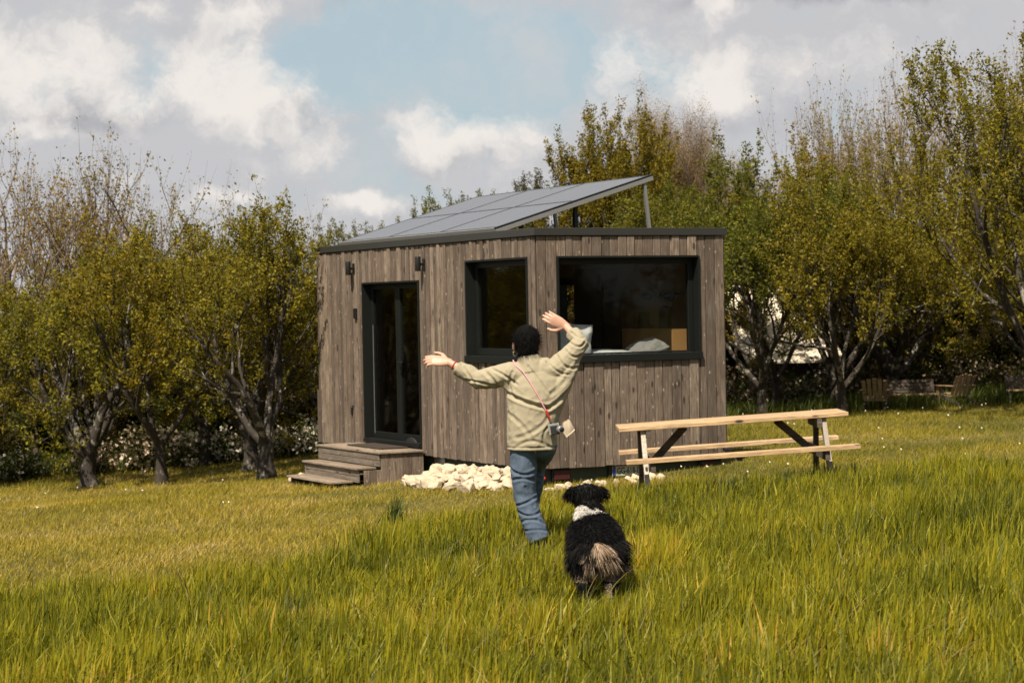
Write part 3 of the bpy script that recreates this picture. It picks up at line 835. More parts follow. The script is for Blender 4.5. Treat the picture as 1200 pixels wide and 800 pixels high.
place_tree(TALL, 'tall_tree', 0.35, 47.0, .76, 3.0, 'dark brownish dense tree above the middle of the solar panels', G, leaf='leaf_dark', sx=.60)
place_tree(TALL, 'tall_tree', -.85, 44.0, .69, 4.3, 'small green treetop peeping over the middle of the solar panels', G)
place_tree(TALL, 'tall_tree', -3.1, 44.0, .63, 5.3, 'low rounded treetop over the low left end of the solar panels', G)
place_tree(A5, 'tall_tree', -2.1, 46.0, .62, 2.2, 'olive treetop between the two low treetops over the solar panels', G)
place_tree(TALL, 'tall_tree', 3.35, 39.0, .62, 5.9, 'green tree behind the right corner of the roof', G)
G = 'thin bare trees at upper right'
place_tree(BARE, 'bare_tree', 6.65, 40.5, 1.03, 1.2, 'thin bare tree reaching into the sky left of the largest right tree', G, sx=.66)
place_tree(BARE, 'bare_tree', 7.5, 41.5, 1.12, 3.4, 'second thin bare tree half hidden by the largest right tree', G, sx=.72)
place_tree(BARE, 'bare_tree', 10.2, 42.5, 1.2, 5.1, 'bare pinkish tree behind the crown at the right edge', G)
G = 'dark bushy trees closing the view'
bl = ['far left end, behind the blossom hedge', 'behind the far left fruit tree', 'behind the middle fruit tree', 'behind the tree by the steps', 'left of the cabin back corner',
      'behind the middle of the cabin', 'behind the right half of the cabin', 'behind the pale-roofed shed', 'right of the pale-roofed shed', 'behind the garden chairs',
      'behind the largest right tree', 'beyond the right edge']
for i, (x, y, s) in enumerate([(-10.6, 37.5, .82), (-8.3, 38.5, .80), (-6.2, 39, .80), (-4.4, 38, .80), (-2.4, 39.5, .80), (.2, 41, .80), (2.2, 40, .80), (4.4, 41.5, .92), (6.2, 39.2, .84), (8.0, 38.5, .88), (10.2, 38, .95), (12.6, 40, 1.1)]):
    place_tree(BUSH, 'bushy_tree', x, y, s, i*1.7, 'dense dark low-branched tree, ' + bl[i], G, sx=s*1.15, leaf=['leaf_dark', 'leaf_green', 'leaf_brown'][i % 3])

G = 'low dark bushes behind the orchard'
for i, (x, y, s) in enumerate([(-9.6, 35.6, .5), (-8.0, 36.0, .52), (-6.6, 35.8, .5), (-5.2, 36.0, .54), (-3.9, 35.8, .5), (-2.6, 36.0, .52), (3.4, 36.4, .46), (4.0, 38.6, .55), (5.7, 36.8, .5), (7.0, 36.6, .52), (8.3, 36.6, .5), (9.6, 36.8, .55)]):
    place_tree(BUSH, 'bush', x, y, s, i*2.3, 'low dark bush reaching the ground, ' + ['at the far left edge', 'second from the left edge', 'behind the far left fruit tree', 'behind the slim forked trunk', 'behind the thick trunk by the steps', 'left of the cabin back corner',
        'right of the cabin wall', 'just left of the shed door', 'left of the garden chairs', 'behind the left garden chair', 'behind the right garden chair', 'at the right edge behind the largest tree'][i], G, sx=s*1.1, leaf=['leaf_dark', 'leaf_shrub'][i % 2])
bl = ['first past the right edge', 'second past the right edge', 'third past the right edge', 'fourth past the right edge', 'first past the left edge', 'second past the left edge', 'third past the left edge']
for i, (x, y, s_) in enumerate([(15.5, 38.5, 1.25), (18.5, 37.5, 1.2), (21.5, 36, 1.3), (24.5, 34, 1.3), (-13, 38, .9), (-16, 37, .95), (-19, 36, 1.0)]):
    place_tree(BUSH, 'bushy_tree', x, y, s_, i*2.1, 'dense dark low-branched tree outside the picture, ' + bl[i], 'dark bushy trees closing the view', sx=s_*1.15)
# unseen trees, added to darken the reflection in the rear window
for i, (x, y, s) in enumerate([(17, 9, 1.7), (22, 4, 1.9), (27, -3, 2.0), (21, -9, 1.8), (33, -10, 2.2), (28, 12, 1.9), (40, -16, 2.4)]):
    place_tree(BUSH, 'bushy_tree', x, y, s, i*1.3, 'dense unseen tree, added to darken the rear window reflection', 'unseen trees added for the rear window reflection')

# flowering shrubs and hedge plants
def shrub(name, x, y, h, rad, seed, label, group, flowers, petal='petal', leafs=1400):
    rng = np.random.default_rng(seed)
    root = empty(name, (x, y, g1(x, y))); tag(root, label, 'shrub', group)
    tw = []
    for k in range(26):
        a = rng.uniform(0, 6.28); e = rng.uniform(.2, 1.25); L = rng.uniform(.7, 1)
        P = [Vector((rng.normal(0, rad*.18), rng.normal(0, rad*.18), 0))]
        d = Vector((math.cos(a)*math.cos(e)*rad/h, math.sin(a)*math.cos(e)*rad/h, math.sin(e)))
        for q in range(3): P.append(P[-1] + d*(h*L/3) + Vector((rng.normal(0, .03), rng.normal(0, .03), rng.normal(0, .02))))
        tw.append(P)
    link(bpy.data.objects.new('stem', tubes_mesh('stem', [(p, [.012, .009, .006, .003], 3) for p in tw], M['bark_dark'])), root)
    link(bpy.data.objects.new('foliage', leaves_mesh('foliage', [p[0:] for p in tw], rng, leafs/26/4*.3/(h*.8), .06, M['leaf_shrub'], .07, 4)), root)
    if flowers:
        link(bpy.data.objects.new('blossom', leaves_mesh('blossom', [p[1:] for p in tw], rng, flowers/26/4*.3/(h*.6), .062, M[petal], .06, 4, .9)), root)
G = 'white flowering shrubs along the back of the left lawn'
desc = ['at the far left edge', 'left of the far left trunk', 'just right of the far left trunk', 'left of the slim V-forked trunk', 'right of the slim V-forked trunk', 'beside the thin young trunk',
        'between the two thick trunks by the steps', 'right of the thick trunk by the steps', 'nearest the cabin back corner']
for i, (x, y, h, fl) in enumerate([(-8.3, 31.2, .45, 200), (-7.3, 31.0, .5, 260), (-6.25, 31.0, .7, 620), (-5.6, 31.2, .75, 700), (-5.0, 31.3, .62, 700), (-4.4, 31.4, .60, 650), (-3.9, 31.5, .62, 650), (-3.35, 31.4, .62, 900), (-2.85, 31.5, .60, 800)]):
    shrub('flowering_shrub', x, y, h, .48, 300+i, 'low shrub with cream-white blossom ' + desc[i], G, fl)
G = 'brushy shrubs right of the cabin'
desc = ['against the cabin right wall', 'left of the shed roof', 'in front of the shed', 'right of the shed', 'behind the left garden chair', 'between the garden chairs', 'behind the right garden chair', 'at the right edge']
for i, (x, y, h, fl) in enumerate([(3.35, 33.5, 1.0, 520), (3.95, 33.3, .95, 520), (4.6, 33.6, .55, 420), (5.2, 34, .85, 380), (5.9, 34.5, .9, 240), (6.7, 34.5, .9, 220), (7.6, 34.6, .95, 200), (8.6, 34.6, .95, 120)]):
    shrub('brushy_shrub', x, y, h, .62, 340+i, 'twiggy brown shrub with dull dry flowers ' + desc[i], G, fl, 'petal_dull', 900)

# pale-roofed shed behind the trees
def outbuilding():
    r = empty('garden_shed', (4.72, 35.0, g1(4.72, 35.0)), R(9)); tag(r, 'low dark shed with sloping pale roof glimpsed between trunks right of the cabin', 'shed')
    w = MB(); w.box(-.62, .62, .12, 1.9, -.2, .66); w.build('wall', M['shed_roof'], r)
    t = MB(); t.add([(-.85,-.1,.66),(.85,-.1,.66),(.85,2.2,1.95),(-.85,2.2,1.95),(-.85,-.1,.70),(.85,-.1,.70),(.85,2.2,1.99),(-.85,2.2,1.99)], [(0,3,2,1),(4,5,6,7),(0,1,5,4),(1,2,6,5),(2,3,7,6),(3,0,4,7)]); t.build('roof', M['render_wall'], r)
outbuilding()

# ------------------------------------------------------------------ the cabin
CW, CL = 2.34, 5.95
Z0, Z1 = .195, 2.65
def cabin():
    root = empty('tiny_house', (CABX, CABY, 0), YAW)
    tag(root, 'weathered timber-clad tiny house on a trailer with tilted solar panels on its flat roof', 'tiny house')
    rng = random.Random(3)
    door = (2.86, 4.50, .28, 2.24)
    win1 = (.15, 1.615, 1.30, 2.43)
    win2 = (.24, 2.016, 1.305, 2.43)
    def boards(length, openings, fx, zlo=Z0, widths=(.062, .078, .078, .094, .11)):
        """vertical boards with open joints, cut round the openings; fx(s0,s1,z0,z1,d0,d1,rnd)"""
        edges = sorted({0, length} | {e for o in openings for e in o[:2]})
        cuts = [0]
        for a, b in zip(edges[:-1], edges[1:]):
            s = a
            while b - s > .125:
                w = rng.choice(widths); s += w; cuts.append(s)
            if b - s > .03: cuts.append(b)
            else: cuts[-1] = b
        for a, b in zip(cuts[:-1], cuts[1:]):
            mid = (a+b)/2; segs = [(zlo + rng.uniform(-.006, .004), Z1-.004)]
            for o in openings:
                if o[0]-.001 < mid < o[1]+.001:
                    segs = [(zlo + rng.uniform(-.006, .004), o[2]-.003), (o[3]+.003, Z1-.004)]
            th = rng.choice([.016, .022, .032, .020, .027]); rn = rng.random()
            for z0, z1 in segs:
                if z1 - z0 > .02: fx(a+.0045, b-.0045, z0, z1, 0, th, rn + rng.uniform(-.02, .02))
    mb = MB()
    boards(CL, [win1, door], lambda a, b, z0, z1, d0, d1, r: mb.box(-d1, -d0, a, b, z0, z1, r))
    boards(CW, [win2], lambda a, b, z0, z1, d0, d1, r: mb.box(a, b, -d1, -d0, z0, z1, r), widths=(.085, .10, .11, .12))
    boards(CL, [(2.75, 3.6, 1.0, 2.25)], lambda a, b, z0, z1, d0, d1, r: mb.box(CW+d0, CW+d1, a, b, z0, z1, r))
    boards(CW, [], lambda a, b, z0, z1, d0, d1, r: mb.box(a, b, CL+d0, CL+d1, z0, z1, r))
    mb.build('cladding', M['clad'], root, bevel=.0025)
    # wall core with the openings left out (2 mm behind the boards), plywood lining inside
    def wall_core(name, mat, off0, off1):
        w = MB()
        def panel(length, ops, fx):
            ops = sorted(ops); s = 0
            for o in ops:
                fx(s, o[0], Z0, Z1); fx(o[0], o[1], Z0, o[2]); fx(o[0], o[1], o[3], Z1); s = o[1]
            fx(s, length, Z0, Z1)
        e = off1 + .001
        panel(CL, [win1, door], lambda a, b, z0, z1: w.box(off0, off1, max(a, e if a == 0 else a), b if b < CL else CL-e, z0, z1))
        panel(CW, [win2], lambda a, b, z0, z1: w.box(a if a > 0 else off0, b if b < CW else CW-off0, off0, off1, z0, z1))
        panel(CL, [(2.75, 3.6, 1.0, 2.25)], lambda a, b, z0, z1: w.box(CW-off1, CW-off0, max(a, e if a == 0 else a), b if b < CL else CL-e, z0, z1))
        panel(CW, [], lambda a, b, z0, z1: w.box(a if a > 0 else off0, b if b < CW else CW-off0, CL-off1, CL-off0, z0, z1))
        return w.build(name, mat, root)
    wall_core('wall', M['membrane'], .002, .10)
    wall_core('inner_lining', M['lining'], .102, .118)
    f = MB(); f.box(.12, CW-.12, .12, CL-.12, Z0+.01, Z0+.07); f.build('floor', M['floorboard'], root)
    f = MB(); f.box(.12, CW-.12, .12, CL-.12, Z1-.16, Z1-.12); f.build('ceiling', M['lining'], root)
    f = MB(); f.box(-.01, CW+.01, -.01, CL+.01, Z1+.002, Z1+.05); f.build('roof', M['roofing'], root)
    t = MB(); o = .042; zt0, zt1 = Z1+.002, Z1+.083; i = -.012
    t.box(-o, CW+o, -o, i, zt0, zt1); t.box(-o, CW+o, CL-i, CL+o, zt0, zt1); t.box(-o, i, i, CL-i, zt0, zt1); t.box(CW-i, CW+o, i, CL-i, zt0, zt1)
    t.build('roof_trim', M['cap'], root, bevel=.004)
    # --- window units
    def unit(name, a, b, z0, z1, face, sashes, sill=True, rec=.13, sb_=.015):
        """frame with deep metal surround, sash and glass. face: maps (s, depth_in, z) boxes"""
        fr = MB()
        pr = -.036   # proud of the boards
        th = .018
        face(fr, a-.004, a+th, pr, rec, z0, z1); face(fr, b-th, b+.004, pr, rec, z0, z1)
        face(fr, a+th, b-th, pr, rec, z1-th, z1)
        if sill: face(fr, a-.012, b+.012, pr-.02, rec, z0-.002, z0+.075)
        else: face(fr, a+th, b-th, pr-.02, rec+.02, z0, z0+.045)
        F = fr.build(name + '_frame' if name == 'door' else 'window', M['anthracite'], root, bevel=.003)
        zb = z0 + (.075 if sill else .045)
        s0 = a+th; s1 = b-th; zt = z1-th
        n = sashes; w = (s1-s0)/n
        for k in range(n):
            sa, sb = s0+w*k, s0+w*(k+1)
            st = .065
            m = MB()
            d0, d1 = rec-.055, rec-.002
            face(m, sa+.002, sa+st, d0, d1, zb+.002, zt-.002); face(m, sb-st, sb-.002, d0, d1, zb+.002, zt-.002)
            face(m, sa+st, sb-st, d0, d1, zb+.002, zb+st+sb_); face(m, sa+st, sb-st, d0, d1, zt-st, zt-.002)
            S = m.build('door_leaf' if name == 'door' else 'sash', M['anthracite'], F, bevel=.003)
            g = MB(); face(g, sa+st-.005, sb-st+.005, rec-.032, rec-.022, zb+st+sb_-.005, zt-st+.005)
            g.build('pane', M['glass'], F)
        return F
    def face_left(m, s0, s1, d0, d1, z0, z1): m.box(d0, d1, s0, s1, z0, z1)
    def face_rear(m, s0, s1, d0, d1, z0, z1): m.box(s0, s1, d0, d1, z0, z1)
    unit('window', *win1, face_left, 1)
    unit('window', *win2, face_rear, 1, sb_=-.045)
    D = unit('door', *door, face_left, 2, sill=False)
    h = MB(); zc = 1.27; s = 3.60; h.tube([(.068, s, zc), (.025, s, zc), (.022, s-.02, zc), (.022, s-.13, zc)], [.010]*4, 8); h.box(.060, .076, s-.018, s+.018, zc-.12, zc+.06)
    h.build('handle', M['black'], D)
    def face_right(m, s0, s1, d0, d1, z0, z1): m.box(CW-d1, CW-d0, s0, s1, z0, z1)
    unit('window', 2.75, 3.6, 1.0, 2.25, face_right, 1)
    # pale seal on the far door leaf
    s = MB(); s.box(.070, .074, 4.405, 4.417, .38, 1.72); s.build('door_seal', M['alu'], D)
    # --- wall lamps
    for v in (4.74, 2.69):
        l = MB(); l.tube([(-.105, v, 2.345), (-.105, v, 2.515)], [.034, .034], 16, caps=False)
        L = l.build('wall_lamp', M['black'], root, bevel=.002)
        b = MB(); b.box(-.036, -.027, v-.03, v+.03, 2.36, 2.49); b.box(-.075, -.034, v-.012, v+.012, 2.41, 2.44); b.build('bracket', M['black'], L)
    k = MB(); k.box(-.060, -.027, 4.655, 4.72, 1.80, 1.93); k.build('key_safe', M['black'], root, bevel=.006)
    k = MB(); k.tube([(-.04, 4.86, .69), (-.042, 4.86, .60)], [.020, .012], 8); k.box(-.04, -.026, 4.835, 4.885, .68, .715); k.build('outdoor_tap', M['black'], root)
    k = MB(); k.box(-.050, -.005, 5.86, 5.965, .20, .88); k.build('corner_board', M['clad'], root, bevel=.003)
    # --- trailer
    c = MB(); c.box(.02, CW-.02, .06, .14, -.02, Z0-.006); c.box(.06, .14, .14, CL-.1, .02, Z0-.006); c.box(CW-.14, CW-.06, .14, CL-.1, .02, Z0-.006)
    for q in (1.2, 2.4, 3.6, 4.8, 5.75): c.box(.14, CW-.14, q, q+.08, .04, Z0-.01)
    ch = c.build('trailer_chassis', M['chassis'], root, bevel=.004)
    for a in (.185, 2.03):
        q = MB(); q.box(a-.02, a+.21, .030, .058, .055, .185); T = q.build('tail_light', M['black'], ch, bevel=.006)
        q = MB(); q.box(a, a+.19, .018, .029, .072, .168); q.build('lens', M['red_lens'], T, bevel=.004)
    q = MB(); q.tube([(.035, -.02, .10), (.035, .03, .10)], [.022, .022], 14); q.build('marker_light', M['red_lamp'], ch)
    q = MB(); q.box(.86, 1.40, .035, .058, .05, .215 - .025); q.build('plate_holder', M['black'], ch)
    q = MB(); q.box(.90, 1.36, .024, .034, .073, .178); P = q.build('licence_plate', M['plate'], ch)
    for xa in (.902, 1.322):
        q = MB(); q.box(xa, xa+.036, .0215, .0235, .075, .176); q.build('plate_band', M['plate_blue'], ch)
    cu = bpy.data.curves.new('plate_lettering', 'FONT'); cu.body = 'GG-618-DG'; cu.size = .098; cu.align_x = 'CENTER'; cu.align_y = 'CENTER'; cu.extrude = .001; cu.offset = .0012
    tmp = link(bpy.data.objects.new('tmp', cu)); tme = bpy.data.meshes.new_from_object(tmp.evaluated_get(bpy.context.evaluated_depsgraph_get())); bpy.data.objects.remove(tmp)
    tme.materials.clear(); tme.materials.append(M['plate_ink']); to = link(bpy.data.objects.new('plate_lettering', tme), ch)
    to.location = (1.13, .0220, .1245); to.rotation_euler = (math.pi/2, 0, 0); to.scale = (.70, .95, 1)
    # wheels under the floor
    for yy in (2.55, 3.35):
        for xx, sg in ((.06, 1), (CW-.06, -1)):
            q = MB(); q.tube([(xx, yy, .13), (xx+sg*.17, yy, .13)], [.25, .25], 28, caps=False); W = q.build('wheel', M['camera_black'], ch, bevel=.02)
            q = MB(); q.tube([(xx-sg*.004, yy, .13), (xx+sg*.05, yy, .13)], [.14, .14], 20, caps=False); q.build('rim', M['alu'], W)
    # --- solar array, tilted up away from the door side
    sa = empty('solar_array', (.10, 1.10, 2.775), 0, root)
    sa.rotation_euler = (0, -math.atan2(.61, 2.03), 0)
    SLn, WD = math.hypot(2.03, .61), 4.42
    fr = MB()
    fr.box(0, SLn, 0, .035, -.060, -.012); fr.box(0, SLn, WD-.035, WD, -.075, .004); fr.box(0, .03, .035, WD-.035, -.035, .004); fr.box(SLn-.03, SLn, .035, WD-.035, -.035, .004)
    fr.box(.3, .34, .035, WD-.035, -.07, -.038); fr.box(SLn-.4, SLn-.36, .035, WD-.035, -.07, -.038)
    fr.build('array_frame', M['alu'], sa, bevel=.002)
    q = MB(); q.box(0, SLn, .001, .034, -.0115, .0105); q.build('edge_strip', M['black'], sa)
    rows, cols_ = 2, 3
    for i in range(rows):
        for j in range(cols_):
            x0 = .032 + (SLn-.064)/rows*i; x1 = x0 + (SLn-.064)/rows; y0 = .037 + (WD-.074)/cols_*j; y1 = y0 + (WD-.074)/cols_
            p = MB(); p.box(x0+.0085, x1-.0085, y0+.0085, y1-.0085, -.002, .0065); Pn = p.build('solar_panel', M['solar'], sa)
            e = MB(); e.box(x0+.002, x1-.002, y0+.002, y0+.008, -.034, .010); e.box(x0+.002, x1-.002, y1-.008, y1-.002, -.034, .010); e.box(x0+.002, x0+.008, y0+.008, y1-.008, -.034, .010); e.box(x1-.008, x1-.002, y0+.008, y1-.008, -.034, .010)
            e.build('panel_rim', M['rim'], Pn)
    for j in (0.02, 2.2, WD-.04):
        q = MB(); zt = 2.775 + .61 - 2.775
        a = Vector((2.03, 1.10+j+.01, 2.775+.59)); b = Vector((2.10, 1.10+j+.01, Z1+.05)); q.beam(a, b, .035, .035, (0, 1, 0)); q.build('support_leg', M['galv'], root)
    for xx, hh in ((1.25, .30), (.55, .10)):
        for yy in (1.35, 3.3, 5.3):
            q = MB(); q.box(xx-.02, xx+.02, yy-.02, yy+.02, Z1+.05, 2.775 + (xx-.1)*.3-.06); q.build('support_leg', M['black'], root)
    q = MB()
    for yy in (1.35, 3.3, 5.3): q.box(.15, 2.15, yy-.02, yy+.02, Z1+.052, Z1+.085)
    q.build('roof_rail', M['galv'], root)
    return root
cabin_root = cabin()

def loc(a, b, z):    # cabin-local to world
    p = np.array([CABX, CABY]) + U2*a + V2*b
    return Vector((p[0], p[1], z))

def interior():
    # bed across the rear end
    r = empty('bed', loc(0, 0, .265), YAW); tag(r, 'made bed with white and grey bedding below the big rear window', 'bed')
    m = MB(); m.box(.13, 2.2, .14, 1.55, 0, .78); m.build('bed_base', M['interior_dark'], r)
    m = MB(); m.box(.15, 2.18, .16, 1.53, .782, .98)
    m.build('mattress', M['white_cloth'], r, bevel=.04)
    me = cushion(1.35, 1.2, .13, 21); o = add_obj('duvet', me, M['white_cloth'], r); o.location = (.98, .78, 1.09)
    hb = empty('oak_panel', loc(0, 0, 0), YAW); 
    m = MB(); m.box(2.195, 2.216, .20, 1.95, 1.10, 1.63); 
    bpy.data.objects.remove(hb)
    o = m.build('headboard', M['headboard'], r); o.location = (0, 0, -.265)
    m = MB(); m.box(1.86, 2.19, .30, .32, 1.0, 1.63); o = m.build('sun_patch_panel', M['headboard'], r); o.location = (0, 0, -.265)  # panel added to catch sun and form the lit patch beside the headboard
    p = cushion(.46, .42, .16, 5); o = add_obj('pillow', p, M['white_cloth'], None); o.location = loc(.62, .33, 1.53); o.rotation_euler = (R(76), R(8), YAW+R(-8))
    tag(o, 'white pillow propped upright at the left end of the big window', 'pillow')
    p = cushion(.42, .30, .13, 9); o = add_obj('pillow', p, M['grey_cloth'], None); o.location = loc(1.55, .34, 1.43); o.rotation_euler = (R(18), R(-16), YAW)
    tag(o, 'grey rumpled pillow at the right end of the big window sill', 'pillow')
    # cupboards and a lamp against the far long wall
    c = empty('wall_cupboard', loc(0, 0, 0), YAW); tag(c, 'dark open shelf unit inside, against the wall past the headboard', 'shelf')
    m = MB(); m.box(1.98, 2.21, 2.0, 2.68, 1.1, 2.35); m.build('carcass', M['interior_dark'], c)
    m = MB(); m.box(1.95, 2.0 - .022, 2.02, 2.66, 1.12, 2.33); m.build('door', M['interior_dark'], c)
    for (b, zz, lab) in ((.72, 2.0, 'right one of two dark reading lamps above the headboard'), (1.18, 2.0, 'left one of two dark reading lamps above the headboard')):
        l = MB(); l.ball(loc(2.08, b, zz), (.07, .07, .05)); l.tube([loc(2.21, b, zz+.02), loc(2.1, b, zz+.02)], [.012, .012], 8)
        o = l.build('reading_lamp', M['black'], None); tag(o, lab, 'lamp', 'reading lamps above the headboard')
    for (b, zz, lab) in ((.98, 1.86, 'right one of two dark frames standing on the headboard'), (1.45, 1.80, 'left one of two dark frames standing on the headboard')):
        l = MB(); p0 = loc(2.17, b, 1.633); mm = Matrix.Translation(p0) @ Matrix.Rotation(YAW, 4, 'Z') @ Matrix.Rotation(R(-6), 4, 'Y').inverted()
        l.box(-.012, .012, -.09, .09, .0, zz-1.61, 0, mm); o = l.build('picture_frame', M['black'], None); tag(o, lab, 'frame', 'frames on the headboard')
    # kitchen block near the door
    k = empty('kitchen_counter', loc(0, 0, 0), YAW); tag(k, 'dark kitchen counter seen dimly through the glass door', 'counter')
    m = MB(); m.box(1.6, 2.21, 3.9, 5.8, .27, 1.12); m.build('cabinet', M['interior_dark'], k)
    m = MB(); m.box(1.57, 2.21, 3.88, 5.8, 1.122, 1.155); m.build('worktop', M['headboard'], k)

def cushion(w, h, t, seed):
    n = 22; V = []; 
    for side in (1, -1):
        for i in range(n+1):
            for j in range(n+1):
                u, v = i/n*2-1, j/n*2-1
                k = max(0, (1-abs(u)**3.2))*max(0, (1-abs(v)**3.2))
                z = side*t*.5*k**.45
                pin = 1 - .10*(1-abs(u))*abs(v)**3 - .02
                pin2 = 1 - .10*(1-abs(v))*abs(u)**3 - .02
                nz = noise.noise(Vector((u*1.7+seed, v*1.7, side*2)))*.28*t*k**.4 + noise.noise(Vector((u*5+seed, v*4, side)))*.10*t*k**.3
                V.append((u*w/2*pin2, v*h/2*pin, z+nz))
    N = n+1; Q = []
    for s in (0, 1):
        for i in range(n):
            for j in range(n):
                a = s*N*N + i*N + j; q = (a, a+N, a+N+1, a+1)
                Q.append(q if s == 0 else q[::-1])
    rim = [(i, 0) for i in range(n)] + [(n, j) for j in range(n)] + [(i, n) for i in range(n, 0, -1)] + [(0, j) for j in range(n, 0, -1)]
    for k in range(len(rim)):
        a = rim[k]; b = rim[(k+1) % len(rim)]
        Q.append((a[0]*N+a[1], N*N+a[0]*N+a[1], N*N+b[0]*N+b[1], b[0]*N+b[1]))
    return raw_mesh('cushion', np.array(V), quads=np.array(Q), smooth=True)
interior()

# ------------------------------------------------------------------ wooden steps
def steps():
    r = empty('wooden_steps', loc(0, 0, 0), YAW); tag(r, 'three-tread grey wooden steps leading up to the glass door', 'steps')
    rng = random.Random(5)
    s = MB()
    # side boards (towards the camera), stepped
    def side(x0, x1, y, z1, z0=-.25):
        x = x0
        while x < x1-.02:
            w = min(rng.choice([.07, .085, .1]), x1-x)
            s.box(x+.002, x+w-.002, y, y+.02, z0, z1-.002, rng.random()); x += w
    for ya, yb in ((2.765, 2.775), (4.625, 4.50)):
        s.__init__(); side(-.585, -.036, ya, .238); side(-.80, -.585, yb, .058)
        s.build('side_panel', M['clad'], r, bevel=.002)
    rb = MB()
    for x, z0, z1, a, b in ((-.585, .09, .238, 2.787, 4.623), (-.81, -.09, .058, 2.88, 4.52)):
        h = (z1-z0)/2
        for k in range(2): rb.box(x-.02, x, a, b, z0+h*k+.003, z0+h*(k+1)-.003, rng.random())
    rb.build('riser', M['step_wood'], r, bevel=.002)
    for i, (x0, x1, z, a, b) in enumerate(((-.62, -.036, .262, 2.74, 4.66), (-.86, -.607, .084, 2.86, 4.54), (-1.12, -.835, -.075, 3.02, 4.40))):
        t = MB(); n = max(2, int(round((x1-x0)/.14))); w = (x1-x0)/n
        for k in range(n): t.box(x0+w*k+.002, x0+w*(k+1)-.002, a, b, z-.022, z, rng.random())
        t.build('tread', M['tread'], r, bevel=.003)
    q = MB()
    for b in (3.1, 3.7, 4.3): q.box(-1.08, -.84, b, b+.05, -.25, -.099)
    q.build('tread_support', M['pine_dark'], r)
    # door mat on the top tread
    m = MB(); m.box(-.42, -.06, 3.15, 4.15, .2645, .281); o = m.build('door_mat', M['interior_dark'], None, bevel=.003); o.location = loc(0, 0, 0); o.rotation_euler = (0, 0, YAW)
    tag(o, 'thin dark door mat lying on the top wooden step', 'mat')
steps()

# ------------------------------------------------------------------ stones
def stones():
    rng = random.Random(12); protos = []
    for k in range(9):
        import bmesh
        bm = bmesh.new(); bmesh.ops.create_icosphere(bm, subdivisions=3, radius=1)
        planes = [(Vector((rng.gauss(0,1), rng.gauss(0,1), rng.gauss(0,1))).normalized(), rng.uniform(.55, .85)) for _ in range(15)]
        for v in bm.verts:
            for n, d in planes:
                s = v.co.dot(n) - d
                if s > 0: v.co -= n*s*.99
            v.co *= 1 + noise.noise(v.co*2.2 + Vector((k*7, 0, 0)))*.13 + noise.noise(v.co*6 + Vector((0, k*5, 0)))*.04
        me = bpy.data.meshes.new('stone'); bm.to_mesh(me); bm.free(); me.materials.append(M['stone'])
        protos.append(me)
    L = 'cream limestone rock in the loose heap along the cabin foot'
    Gp = 'limestone rocks heaped along the cabin'
    def put(a, b, z, s):
        o = link(bpy.data.objects.new('limestone_rock', rng.choice(protos)))
        p = loc(a, b, 0); g = g1(p.x, p.y)
        o.location = (p.x, p.y, g + z + s*.35)
        o.scale = (s*rng.uniform(.85, 1.25), s*rng.uniform(.8, 1.1), s*rng.uniform(.55, .85))
        o.rotation_euler = (rng.uniform(-.5, .5), rng.uniform(-.5, .5), rng.uniform(0, 6.28))
        tag(o, L, 'rock', Gp)
    # heap in front of the long side between the steps and the corner, and round to the rear
    for k in range(74):
        b = rng.uniform(.0, 2.30); a = -rng.uniform(.10, .70); 
        put(a, b, 0, rng.uniform(.07, .125))
    for k in range(42):
        b = rng.uniform(.1, 2.15); a = -rng.uniform(.12, .48); put(a, b, .075, rng.uniform(.06, .10))
    for k in range(26):
        b = rng.uniform(.3, 2.05); a = -rng.uniform(.10, .38); put(a, b, .12, rng.uniform(.05, .09))
    for k in range(12):
        b = rng.uniform(.5, 2.0); a = -rng.uniform(.12, .30); put(a, b, .14, rng.uniform(.05, .085))
    for k in range(30):
        a = rng.uniform(-.35, 1.30); b = -rng.uniform(.25, .62); put(a, b, -.02, rng.uniform(.045, .075))
    for k in range(4): put(-rng.uniform(.6, .9), 4.75+rng.uniform(0, .3), 0, rng.uniform(.06, .09))
stones()

